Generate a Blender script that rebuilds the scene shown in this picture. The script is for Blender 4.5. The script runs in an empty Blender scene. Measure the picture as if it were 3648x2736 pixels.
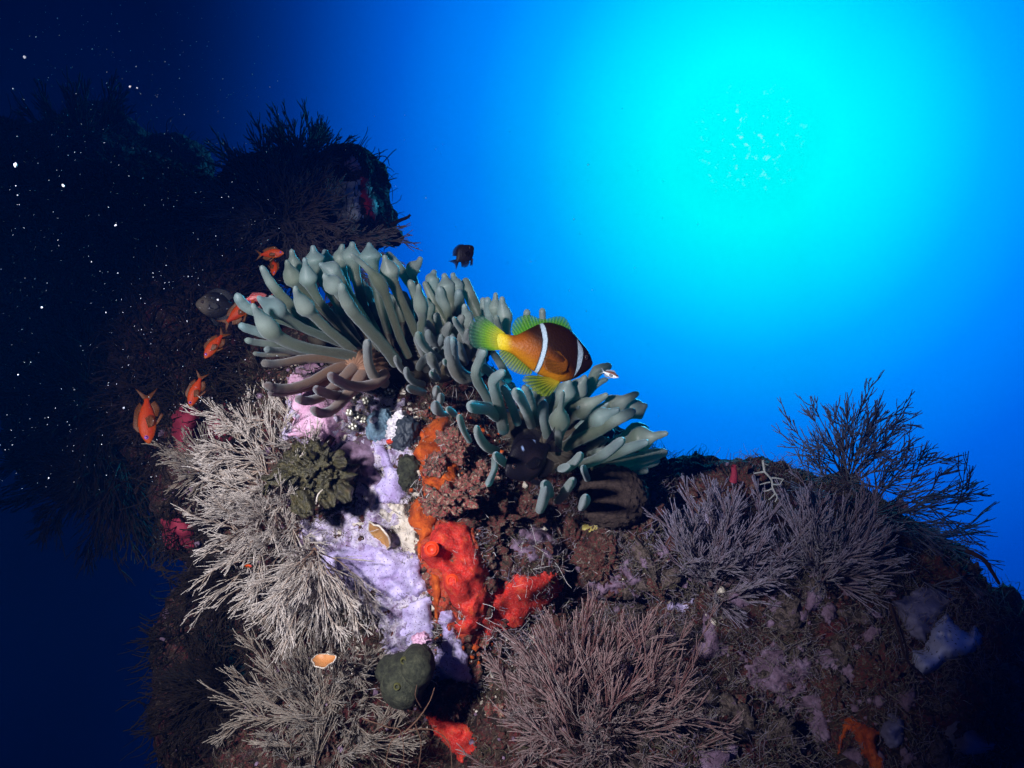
import bpy, bmesh, math, random
import numpy as np
from mathutils import Vector, Matrix, Euler, noise as mnoise
from mathutils.bvhtree import BVHTree

random.seed(7)
rng = np.random.default_rng(7)
S = bpy.context.scene
COL = S.collection

# ------------------------------------------------------------------ camera
W0, H0 = 3648.0, 2736.0
HFOV = math.radians(60)
F = (W0 / 2) / math.tan(HFOV / 2)          # focal length in pixels of the photograph
cam_d = bpy.data.cameras.new('camera')
cam = bpy.data.objects.new('camera', cam_d)
COL.objects.link(cam)
cam_d.sensor_width = 36
cam_d.angle = HFOV
cam_d.clip_start = 0.01
cam_d.clip_end = 300
cam.rotation_euler = (math.radians(90 + 20), 0, 0)
S.camera = cam
CM = np.array(Euler(cam.rotation_euler).to_matrix())   # camera axes in the world


def vcam(x, y, z):
    """camera-frame direction (right, up, towards the camera) -> world"""
    return CM @ np.array([x, y, z], float)


def at(px, py, d):
    """photograph pixel + distance along the view axis (m) -> world point(s)"""
    px, py, d = np.broadcast_arrays(np.asarray(px, float), np.asarray(py, float), np.asarray(d, float))
    v = np.stack([(px - W0 / 2) / F * d, -(py - H0 / 2) / F * d, -d], -1)
    return v @ CM.T


def unit(v):
    v = np.asarray(v, float)
    return v / (np.linalg.norm(v, axis=-1, keepdims=True) + 1e-12)


# ------------------------------------------------------------------ world, water, sun, dive light
world = bpy.data.worlds.new('World')
S.world = world
world.use_nodes = True
world.node_tree.nodes['Background'].inputs[0].default_value = (0.0, 0.004, 0.03, 1)
world.node_tree.nodes['Background'].inputs[1].default_value = 0.1

SUN_DIR = unit(at(2670, 505, 1.0))
sun_d = bpy.data.lights.new('sun', 'SUN')
sun_d.energy = 4.0
sun_d.angle = math.radians(16)
sun_d.color = (0.04, 0.60, 1.0)
sun = bpy.data.objects.new('sun', sun_d)
COL.objects.link(sun)
sun.rotation_euler = Vector(SUN_DIR).to_track_quat('Z', 'Y').to_euler()

spot_d = bpy.data.lights.new('dive_light', 'SPOT')     # the diver's lamp, left of the lens
spot_d.energy = 94
spot_d.color = (1.0, 0.97, 1.0)
spot_d.spot_size = math.radians(63)
spot_d.spot_blend = 1.0
spot_d.shadow_soft_size = 0.035
spot = bpy.data.objects.new('dive_light', spot_d)
COL.objects.link(spot)
spot.location = vcam(-0.36, 0.10, -0.05)
_aim = at(1300, 1900, 0.9)
spot.rotation_euler = (Vector(spot.location) - Vector(_aim)).to_track_quat('Z', 'Y').to_euler()

S.view_settings.view_transform = 'Standard'
S.view_settings.look = 'None'
S.view_settings.exposure = 0
S.view_settings.gamma = 1
S.render.engine = 'CYCLES'
S.cycles.use_denoising = True
S.cycles.max_bounces = 6
S.cycles.diffuse_bounces = 3
S.cycles.volume_bounces = 0
S.cycles.transparent_max_bounces = 8
S.cycles.sample_clamp_indirect = 4


# ------------------------------------------------------------------ helpers: meshes and objects
def tag(o, label=None, cat=None, group=None, kind=None):
    if label: o['label'] = label
    if cat: o['category'] = cat
    if group: o['group'] = group
    if kind: o['kind'] = kind
    return o


def empty(name, loc, label, cat, group=None):
    o = bpy.data.objects.new(name, None)
    COL.objects.link(o)
    o.empty_display_size = 0.02
    o.location = loc
    return tag(o, label, cat, group)


def quad_mesh(name, V, Q, smooth=True):
    V = np.ascontiguousarray(V, np.float32).reshape(-1, 3)
    Q = np.ascontiguousarray(Q, np.int32).reshape(-1, 4)
    m = bpy.data.meshes.new(name)
    m.vertices.add(len(V))
    m.vertices.foreach_set('co', V.ravel())
    m.loops.add(Q.size)
    m.loops.foreach_set('vertex_index', Q.ravel())
    m.polygons.add(len(Q))
    m.polygons.foreach_set('loop_start', np.arange(0, Q.size, 4, dtype=np.int32))
    m.polygons.foreach_set('use_smooth', np.full(len(Q), smooth))
    m.update(calc_edges=True)
    m.validate()
    return m


def link(name, mesh, material, parent=None, local=False):
    """link a mesh given in world space (or in the parent's space with local=True)"""
    o = bpy.data.objects.new(name, mesh)
    COL.objects.link(o)
    if material is not None and not mesh.materials:
        mesh.materials.append(material)
    if parent is not None:
        o.parent = parent
        if not local:
            off = np.array(parent_loc(parent), np.float32)
            co = np.empty(len(mesh.vertices) * 3, np.float32)
            mesh.vertices.foreach_get('co', co)
            mesh.vertices.foreach_set('co', (co.reshape(-1, 3) - off).ravel())
            mesh.update()
    return o


def parent_loc(o):
    l = Vector(o.location)
    while o.parent:
        o = o.parent
        l = l + Vector(o.location)
    return l


def center_origin(o):
    """move the origin of a single-mesh thing to its own middle"""
    m = o.data
    co = np.empty(len(m.vertices) * 3, np.float32)
    m.vertices.foreach_get('co', co)
    co = co.reshape(-1, 3)
    c = co.mean(0)
    m.vertices.foreach_set('co', (co - c).ravel())
    m.update()
    o.location = Vector(c.tolist())
    return o


def point_attr(mesh, name, values):
    a = mesh.attributes.new(name, 'FLOAT', 'POINT')
    a.data.foreach_set('value', np.ascontiguousarray(values, np.float32).ravel())


def color_attr(mesh, rgb):
    a = mesh.color_attributes.new('Col', 'FLOAT_COLOR', 'POINT')
    c = np.ones((len(rgb), 4), np.float32)
    c[:, :3] = rgb
    a.data.foreach_set('color', c.ravel())


def tubes(P, R, sides=4):
    """P[T,N,3], R[T,N] -> vertices and quads of T tubes"""
    P = np.asarray(P, float); R = np.asarray(R, float)
    T, N, _ = P.shape
    t = unit(np.gradient(P, axis=1))
    mean = unit(P[:, -1] - P[:, 0] + 1e-9)
    ax = np.eye(3)[np.argmin(np.abs(mean), axis=1)]
    u = ax[:, None, :] - (ax[:, None, :] * t).sum(-1, keepdims=True) * t
    u = unit(u)
    v = np.cross(t, u)
    a = np.linspace(0, 2 * np.pi, sides, endpoint=False)
    V = P[:, :, None, :] + R[:, :, None, None] * (np.cos(a)[:, None] * u[:, :, None, :] + np.sin(a)[:, None] * v[:, :, None, :])
    idx = np.arange(T * N * sides).reshape(T, N, sides)
    n = np.roll(idx, -1, axis=2)
    Q = np.stack([idx[:, :-1], n[:, :-1], n[:, 1:], idx[:, 1:]], -1)
    return V.reshape(-1, 3), Q.reshape(-1, 4)


def fbm(p, scale, octv=4):
    q = Vector((p[0] * scale, p[1] * scale, p[2] * scale))
    return mnoise.fractal(q, 1.0, 2.0, octv, noise_basis='PERLIN_ORIGINAL')


# ------------------------------------------------------------------ helpers: materials
def ramp(nt, fac, stops):
    r = nt.nodes.new('ShaderNodeValToRGB')
    e = r.color_ramp.elements
    while len(e) < len(stops):
        e.new(0.5)
    for k, (p, c) in enumerate(stops):
        e[k].position = p
        e[k].color = (*c, 1)
    nt.links.new(fac, r.inputs[0])
    return r.outputs[0]


def noise_node(nt, scale, detail=4, rough=0.6, vec=None, dist=0.0):
    n = nt.nodes.new('ShaderNodeTexNoise')
    n.inputs['Scale'].default_value = scale
    n.inputs['Detail'].default_value = detail
    n.inputs['Roughness'].default_value = rough
    n.inputs['Distortion'].default_value = dist
    if vec is not None:
        nt.links.new(vec, n.inputs['Vector'])
    return n.outputs[0]


def mix_col(nt, fac, a, b, mode='MIX'):
    m = nt.nodes.new('ShaderNodeMix')
    m.data_type = 'RGBA'
    m.blend_type = mode
    for sock, v in ((m.inputs[0], fac), (m.inputs[6], a), (m.inputs[7], b)):
        if hasattr(v, 'links'):
            nt.links.new(v, sock)
        elif isinstance(v, (int, float)):
            sock.default_value = v
        else:
            sock.default_value = (*v, 1)
    return m.outputs[2]


def base_mat(name):
    m = bpy.data.materials.new(name)
    m.use_nodes = True
    nt = m.node_tree
    b = nt.nodes['Principled BSDF']
    tc = nt.nodes.new('ShaderNodeTexCoord').outputs['Object']
    return m, nt, b, tc


def add_bump(nt, b, height, strength=0.5, dist=0.002):
    n = nt.nodes.new('ShaderNodeBump')
    n.inputs['Strength'].default_value = strength
    n.inputs['Distance'].default_value = dist
    nt.links.new(height, n.inputs['Height'])
    nt.links.new(n.outputs[0], b.inputs['Normal'])
    return n


def mottled(name, stops, scale=60, rough=0.7, bump=0.5, bdist=0.002, bscale=None, pores=None, spec=0.3, fine=None, trans=0.0, tcol=None):
    m, nt, b, tc = base_mat(name)
    f = noise_node(nt, scale, 6, 0.65, tc, 0.3)
    c = ramp(nt, f, stops)
    if fine:
        g = noise_node(nt, fine[0], 3, 0.7, tc)
        c = mix_col(nt, ramp(nt, g, [(0.45, (0, 0, 0)), (0.7, (fine[2],) * 3)]), c, fine[1])
    h = noise_node(nt, bscale or scale * 4, 5, 0.7, tc)
    if pores:
        v = nt.nodes.new('ShaderNodeTexVoronoi')
        v.inputs['Scale'].default_value = pores[0]
        nt.links.new(tc, v.inputs['Vector'])
        pr = ramp(nt, v.outputs['Distance'], [(0.0, (1, 1, 1)), (pores[1], (1, 1, 1)), (pores[1] + 0.08, (0, 0, 0))])
        c = mix_col(nt, pr, c, pores[2])
    nt.links.new(c, b.inputs['Base Color'])
    b.inputs['Roughness'].default_value = rough
    b.inputs['Specular IOR Level'].default_value = spec
    add_bump(nt, b, h, bump, bdist)
    if trans > 0:
        translucent(nt, b, trans, tcol or c)
    return m


def translucent(nt, b, amount, colour):
    t = nt.nodes.new('ShaderNodeBsdfTranslucent')
    if hasattr(colour, 'links'):
        nt.links.new(colour, t.inputs[0])
    else:
        t.inputs[0].default_value = (*colour, 1)
    mx = nt.nodes.new('ShaderNodeMixShader')
    mx.inputs[0].default_value = amount
    out = next(n for n in nt.nodes if n.type == 'OUTPUT_MATERIAL')
    nt.links.new(b.outputs[0], mx.inputs[1])
    nt.links.new(t.outputs[0], mx.inputs[2])
    nt.links.new(mx.outputs[0], out.inputs[0])


# ------------------------------------------------------------------ the open water (far backdrop, gives off the daylight)
def water_colour(nt, direction):
    """the light of the open water by direction: cyan round the sun, deep blue away from it, dark where the reef wall shades it"""
    nz = nt.nodes.new('ShaderNodeVectorMath'); nz.operation = 'NORMALIZE'
    nt.links.new(direction, nz.inputs[0])
    dt = nt.nodes.new('ShaderNodeVectorMath'); dt.operation = 'DOT_PRODUCT'
    nt.links.new(nz.outputs[0], dt.inputs[0])
    dt.inputs[1].default_value = SUN_DIR.tolist()
    ac = nt.nodes.new('ShaderNodeMath'); ac.operation = 'ARCCOSINE'
    nt.links.new(dt.outputs['Value'], ac.inputs[0])
    dv = nt.nodes.new('ShaderNodeMath'); dv.operation = 'DIVIDE'
    nt.links.new(ac.outputs[0], dv.inputs[0])
    dv.inputs[1].default_value = math.radians(90)
    d = lambda a: a / 90.0
    c = ramp(nt, dv.outputs[0], [
        (0.0, (0.0, 1.0, 1.0)), (d(5), (0.0, 1.0, 1.0)), (d(9), (0.0, 0.72, 1.0)), (d(13), (0.0, 0.40, 1.0)),
        (d(17), (0.0, 0.225, 0.92)), (d(22), (0.0, 0.115, 0.70)), (d(28), (0.0, 0.056, 0.45)),
        (d(36), (0.0, 0.020, 0.20)), (d(46), (0.0, 0.006, 0.060)), (d(60), (0.0, 0.003, 0.026)), (1.0, (0.0, 0.012, 0.085))])
    # the side shaded by the reef wall
    sh = nt.nodes.new('ShaderNodeVectorMath'); sh.operation = 'DOT_PRODUCT'
    nt.links.new(nz.outputs[0], sh.inputs[0])
    sh.inputs[1].default_value = vcam(1, -0.12, 0).tolist()
    mr = nt.nodes.new('ShaderNodeMapRange')
    mr.interpolation_type = 'SMOOTHSTEP'
    mr.inputs['From Min'].default_value = -0.40
    mr.inputs['From Max'].default_value = -0.09
    mr.inputs['To Min'].default_value = 0.07
    mr.inputs['To Max'].default_value = 1.0
    nt.links.new(sh.outputs['Value'], mr.inputs['Value'])
    gl = nt.nodes.new('ShaderNodeMath'); gl.operation = 'MULTIPLY'
    gl.inputs[1].default_value = 1.5
    nt.links.new(mr.outputs[0], gl.inputs[0])
    # the broken glitter of the sun on the surface far above
    gt = noise_node(nt, 120, 3, 0.65, nz.outputs[0])
    gs = ramp(nt, gt, [(0.60, (0, 0, 0)), (0.74, (1, 1, 1))])
    gm = nt.nodes.new('ShaderNodeMapRange')
    gm.inputs['From Min'].default_value = math.radians(3.6)
    gm.inputs['From Max'].default_value = math.radians(1.2)
    nt.links.new(ac.outputs[0], gm.inputs['Value'])
    g2 = mix_col(nt, 1.0, gs, gm.outputs[0], 'MULTIPLY')
    c = mix_col(nt, g2, c, (0.26, 1.0, 1.0))
    return c, gl.outputs[0]


def build_water():
    # the dome of water is open where the sky shines in round the sun; there the world itself is seen, with the same colours
    wnt = world.node_tree
    bg = wnt.nodes['Background']
    c, k_ = water_colour(wnt, wnt.nodes.new('ShaderNodeTexCoord').outputs['Generated'])
    wnt.links.new(c, bg.inputs[0]); wnt.links.new(k_, bg.inputs[1])
    m = bpy.data.materials.new('open_water')
    m.use_nodes = True
    nt = m.node_tree
    nt.nodes.clear()
    out = nt.nodes.new('ShaderNodeOutputMaterial')
    em = nt.nodes.new('ShaderNodeEmission')
    c, k_ = water_colour(nt, nt.nodes.new('ShaderNodeTexCoord').outputs['Object'])
    nt.links.new(c, em.inputs[0]); nt.links.new(k_, em.inputs[1])
    nt.links.new(em.outputs[0], out.inputs[0])
    n, k, R = 192, 96, 60.0
    th = np.linspace(0, 2 * np.pi, n, endpoint=False)
    ph = np.linspace(0.001, np.pi - 0.001, k)
    V = np.stack([np.sin(ph)[:, None] * np.cos(th), np.sin(ph)[:, None] * np.sin(th), np.cos(ph)[:, None] * np.ones(n)], -1) * R
    idx = np.arange(n * k).reshape(k, n)
    nx = np.roll(idx, -1, 1)
    Q = np.stack([idx[:-1], idx[1:], nx[1:], nx[:-1]], -1).reshape(-1, 4)
    mid = unit(V.reshape(-1, 3)[Q].mean(1))
    Q = Q[mid @ SUN_DIR < math.cos(math.radians(11.5))]
    o = link('water', quad_mesh('water', V, Q), m)
    tag(o, 'open blue sea water glowing cyan around the sun', 'water', kind='structure')


build_water()

# ------------------------------------------------------------------ reef rock
BLOBS = [  # px, py, depth, rx, ry (pixels), rz (m)
    (1480, 2000, 1.22, 600, 760, .30), (1300, 1370, 1.29, 390, 300, .22), (1880, 1690, 1.27, 420, 230, .22),
    (2720, 2170, 1.22, 740, 470, .32), (3340, 2570, 1.02, 680, 490, .28), (2250, 2780, 1.02, 720, 560, .28),
    (1250, 2740, 1.06, 430, 480, .24), (1590, 1980, 1.00, 170, 380, .09), (1400, 2200, 0.99, 170, 260, .075),
    (1120, 1500, 1.06, 220, 200, .12), (1050, 1800, 1.04, 250, 320, .12), (2240, 1780, 1.1, 150, 130, .08),
    (2600, 1760, 1.2, 300, 120, .1), (2300, 2000, 1.05, 260, 140, .1), (1850, 1980, 1.02, 150, 110, .07),
    # towards the back and the left
    (1040, 790, 2.0, 260, 230, .28), (1255, 650, 1.92, 110, 115, .14), (1300, 790, 1.9, 100, 110, .14), (1390, 840, 1.9, 45, 35, .05),
    (300, 960, 2.35, 520, 470, .6), (600, 1030, 2.05, 320, 450, .4), (420, 1480, 1.75, 290, 300, .3),
    (760, 1320, 1.5, 280, 440, .25), (400, 640, 2.6, 190, 240, .3), (630, 610, 2.5, 110, 110, .15), (760, 720, 2.4, 70, 60, .1),
    (-250, 950, 2.7, 520, 560, .6), (760, 1700, 1.25, 150, 330, .12), (760, 2450, 1.3, 150, 450, .15), (2320, 1700, 1.12, 60, 70, .05),
]


def build_reef():
    bm = bmesh.new()
    for (px, py, d, rx, ry, rz) in BLOBS:
        c = at(px, py, d)
        k = d / F
        M = np.eye(4)
        M[:3, :3] = CM @ np.diag([rx * k, ry * k, rz])
        M[:3, 3] = c
        bmesh.ops.create_icosphere(bm, subdivisions=4, radius=1.0, matrix=Matrix(M.tolist()))
    me = bpy.data.meshes.new('reef_source')
    bm.to_mesh(me); bm.free()
    tmp = bpy.data.objects.new('reef_source', me)
    COL.objects.link(tmp)
    md = tmp.modifiers.new('r', 'REMESH')
    md.mode = 'VOXEL'
    md.voxel_size = 0.0075
    dg = bpy.context.evaluated_depsgraph_get()
    ev = tmp.evaluated_get(dg)
    out = bpy.data.meshes.new_from_object(ev)
    bpy.data.objects.remove(tmp)
    n = len(out.vertices)
    co = np.empty(n * 3, np.float32); out.vertices.foreach_get('co', co); co = co.reshape(-1, 3)
    # smooth the joins, then roughen
    ed = np.empty(len(out.edges) * 2, np.int32); out.edges.foreach_get('vertices', ed); ed = ed.reshape(-1, 2)
    deg = np.bincount(ed.ravel(), minlength=n)[:, None]
    for _ in range(8):
        acc = np.zeros((n, 3))
        for a in range(3):
            acc[:, a] = np.bincount(ed[:, 0], weights=co[ed[:, 1], a], minlength=n) + np.bincount(ed[:, 1], weights=co[ed[:, 0], a], minlength=n)
        co = 0.5 * co + 0.5 * acc / np.maximum(deg, 1)
    out.vertices.foreach_set('co', np.ascontiguousarray(co, np.float32).ravel()); out.update()
    no = np.empty(n * 3, np.float32); out.vertices.foreach_get('normal', no); no = no.reshape(-1, 3)
    disp = np.empty(n)
    for i in range(n):
        p = co[i]
        a = fbm(p, 7, 3)
        b = fbm((p[0] + 3, p[1], p[2]), 24, 3)
        c = fbm((p[0], p[1] + 5, p[2]), 80, 2)
        pit = mnoise.voronoi(Vector((p[0] * 26, p[1] * 26, p[2] * 26)))[0][0]
        disp[i] = 0.020 * a + 0.012 * (0.35 - abs(b)) + 0.0065 * c
        if p[0] > 0.03:
            disp[i] -= 0.022 * max(0.0, 1 - pit / 0.34) * min(1.0, (p[0] - 0.03) / 0.05)
    co = co + no * disp[:, None]
    out.vertices.foreach_set('co', np.ascontiguousarray(co, np.float32).ravel())
    out.polygons.foreach_set('use_smooth', np.ones(len(out.polygons), bool))
    out.update()
    out.name = 'reef'
    out.materials.clear()
    return out


def reef_material():
    m, nt, b, tc = base_mat('reef_rock')
    f = noise_node(nt, 26, 8, 0.7, tc, 0.6)
    c = ramp(nt, f, [(0.34, (0.006, 0.005, 0.006)), (0.45, (0.028, 0.018, 0.014)), (0.52, (0.075, 0.050, 0.036)), (0.57, (0.05, 0.016, 0.017)),
                     (0.64, (0.10, 0.075, 0.08)), (0.74, (0.17, 0.135, 0.17))])
    g = noise_node(nt, 75, 6, 0.75, tc, 0.4)
    c = mix_col(nt, ramp(nt, g, [(0.52, (0, 0, 0)), (0.60, (0.8, 0.8, 0.8))]), c, (0.13, 0.020, 0.025))
    g2 = noise_node(nt, 260, 3, 0.8, tc)
    c = mix_col(nt, ramp(nt, g2, [(0.55, (0, 0, 0)), (0.68, (0.75, 0.75, 0.75))]), c, (0.20, 0.165, 0.135))
    g3 = noise_node(nt, 160, 3, 0.8, tc)
    c = mix_col(nt, ramp(nt, g3, [(0.38, (0.85, 0.85, 0.85)), (0.47, (0, 0, 0))]), c, (0.012, 0.01, 0.01))
    nt.links.new(c, b.inputs['Base Color'])
    b.inputs['Roughness'].default_value = 0.9
    b.inputs['Specular IOR Level'].default_value = 0.15
    h = noise_node(nt, 190, 6, 0.8, tc)
    add_bump(nt, b, h, 1.0, 0.006)
    return m


REEF = build_reef()
reef_o = link('reef', REEF, reef_material())
tag(reef_o, 'encrusted reef rock rising into a dark overhanging wall on the left', 'reef', kind='structure')
_n = len(REEF.vertices)
RV = np.empty(_n * 3, np.float32); REEF.vertices.foreach_get('co', RV); RV = RV.reshape(-1, 3)
BVH = BVHTree.FromPolygons([Vector(v) for v in RV.tolist()], [tuple(p.vertices) for p in REEF.polygons])


def ray_depth(px, py):
    d = at(px, py, 1.0)
    hit, nrm, _, dist = BVH.ray_cast(Vector((0, 0, 0)), Vector(unit(d).tolist()))
    if hit is None:
        return None, None
    return float(np.dot(np.array(hit), -CM[:, 2])), np.array(nrm)


def depth_at(px, py, default=1.0):
    d, _ = ray_depth(px, py)
    return default if d is None else d


# ------------------------------------------------------------------ anemones
def tentacle_material():
    m, nt, b, tc = base_mat('tentacle_skin')
    at_ = nt.nodes.new('ShaderNodeAttribute'); at_.attribute_name = 'along'
    c = ramp(nt, at_.outputs['Fac'], [(0.0, (0.40, 0.45, 0.47)), (0.06, (0.29, 0.34, 0.34)), (0.16, (0.39, 0.44, 0.41)), (0.29, (0.165, 0.175, 0.125)), (0.6, (0.105, 0.10, 0.068)), (1.0, (0.08, 0.06, 0.04))])
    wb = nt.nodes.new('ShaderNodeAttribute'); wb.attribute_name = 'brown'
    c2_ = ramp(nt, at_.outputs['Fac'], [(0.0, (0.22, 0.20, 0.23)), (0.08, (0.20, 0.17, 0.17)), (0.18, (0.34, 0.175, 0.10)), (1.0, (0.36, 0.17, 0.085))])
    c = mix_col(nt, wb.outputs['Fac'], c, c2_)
    wt = nt.nodes.new('ShaderNodeAttribute'); wt.attribute_name = 'tone'
    c = mix_col(nt, 1.0, c, ramp(nt, wt.outputs['Fac'], [(0.0, (0.66, 0.66, 0.56)), (0.5, (0.95, 0.98, 0.95)), (1.0, (0.74, 0.92, 1.0))]), 'MULTIPLY')
    b.inputs['Sheen Weight'].default_value = 0.35
    b.inputs['Sheen Tint'].default_value = (0.8, 0.9, 1.0, 1)
    g = noise_node(nt, 900, 2, 0.6, tc)
    c = mix_col(nt, ramp(nt, g, [(0.5, (0, 0, 0)), (0.8, (0.35,) * 3)]), c, (0.40, 0.42, 0.39))
    nt.links.new(c, b.inputs['Base Color'])
    b.inputs['Roughness'].default_value = 0.42
    b.inputs['Specular IOR Level'].default_value = 0.4
    h = noise_node(nt, 700, 3, 0.6, tc)
    add_bump(nt, b, h, 0.25, 0.001)
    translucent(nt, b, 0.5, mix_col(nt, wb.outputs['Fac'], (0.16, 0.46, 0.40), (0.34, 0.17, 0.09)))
    return m


M_TENT = tentacle_material()


def catmull(P, t):
    """P[n,k] control rows, t in 0..n-1 -> interpolated rows"""
    P = np.asarray(P, float)
    n = len(P)
    ext = np.vstack([2 * P[0] - P[1], P, 2 * P[-1] - P[-2]])
    i = np.clip(t.astype(int), 0, n - 2)
    f = (t - i)[:, None]
    p0, p1, p2, p3 = ext[i], ext[i + 1], ext[i + 2], ext[i + 3]
    return 0.5 * (2 * p1 + (-p0 + p2) * f + (2 * p0 - 5 * p1 + 4 * p2 - p3) * f ** 2 + (-p0 + 3 * p1 - 3 * p2 + p3) * f ** 3)


def tentacle(parent, rows, d_tip, d_base, N=34, sides=14, brown=0.0):
    """rows: (px, py, radius px) from tip to root in photograph pixels"""
    rows = np.array(rows, float)
    n = len(rows)
    m = int(np.argmax(rows[:, 2]))
    if 0 < m < n - 1 and rows[m, 2] > 1.25 * np.median(rows[:, 2]):      # a swollen tip: narrow nipple, round bulb, slimmer shaft
        rows[:m, 2] *= 0.72
        rows[m, 2] *= 1.08
        rows[m + 1:, 2] *= 0.76
    fine = catmull(rows, np.linspace(0, n - 1, 200))
    L = np.r_[0, np.cumsum(np.hypot(*np.diff(fine[:, :2], axis=0).T))]
    s = L[-1] * (np.linspace(0, 1, N) ** 1.35)
    px, py, rr = (np.interp(s, L, fine[:, k]) for k in range(3))
    d = d_tip + (d_base - d_tip) * (s / L[-1]) ** 0.85
    pts = at(px, py, d)
    r0 = rows[0, 2]
    cap = np.where(s < r0, np.sqrt(np.clip(1 - (1 - s / r0) ** 2, 0.0004, 1)), 1)
    R = np.maximum(rr, 3) * cap * d / F
    R = R * (1 + 0.03 * np.sin(np.arange(N) * 1.7 + px[0]))
    V, Q = tubes(pts[None], R[None], sides)
    me = quad_mesh('tentacle', V, Q)
    point_attr(me, 'along', np.repeat(np.clip(s * d / F / 0.11, 0, 1), sides))
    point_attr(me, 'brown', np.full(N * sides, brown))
    point_attr(me, 'tone', np.full(N * sides, rng.uniform(0, 1)))
    return link('tentacle', me, M_TENT, parent)


def c2(rows):   # crop used for tracing the upper anemone
    return [(800 + x / 1.8433, 800 + y / 1.8433, r / 1.8433) for x, y, r in rows]


def c3(rows):   # crop used for tracing the lower anemone
    return [(1500 + x / 2.212, 1000 + y / 2.212, r / 2.212) for x, y, r in rows]


def c5(rows):
    return [(1200 + x / 2.212, 1400 + y / 2.212, r / 2.212) for x, y, r in rows]


def disc_blob(name, px, py, d, rx, ry, rz, material, parent, rough=0.004, scale=30, frills=0, seed=0):
    """a lumpy body; rx, ry in photograph pixels, rz in metres"""
    n, k = 64, 40
    th = np.linspace(0, 2 * np.pi, n, endpoint=False)
    ph = np.linspace(0.02, np.pi - 0.02, k)
    U = np.stack([np.sin(ph)[:, None] * np.cos(th), np.sin(ph)[:, None] * np.sin(th), np.cos(ph)[:, None] * np.ones(n)], -1).reshape(-1, 3)
    kk = d / F
    X = U * np.array([rx * kk, ry * kk, rz])
    V = X @ CM.T + at(px, py, d)
    nn = U @ CM.T
    if frills:
        ang = np.arctan2(U[:, 1], U[:, 0])
        V = V + nn * (0.0025 * np.cos(frills * ang))[:, None]
    dd = np.array([fbm((v[0] + seed, v[1], v[2]), scale, 4) for v in V])
    V = V + nn * (rough * dd)[:, None]
    idx = np.arange(n * k).reshape(k, n)
    nx = np.roll(idx, -1, 1)
    Q = np.stack([idx[:-1], idx[1:], nx[1:], nx[:-1]], -1)
    return link(name, quad_mesh(name, V, Q), material, parent)


M_DISC = mottled('anemone_disc', [(0.3, (0.030, 0.028, 0.022)), (0.7, (0.055, 0.045, 0.032))], 30, 0.6, 0.3, 0.002)


M_COLUMN = mottled('anemone_column', [(0.3, (0.14, 0.07, 0.04)), (0.7, (0.20, 0.11, 0.07))], 30, 0.6, 0.3, 0.002)


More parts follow.
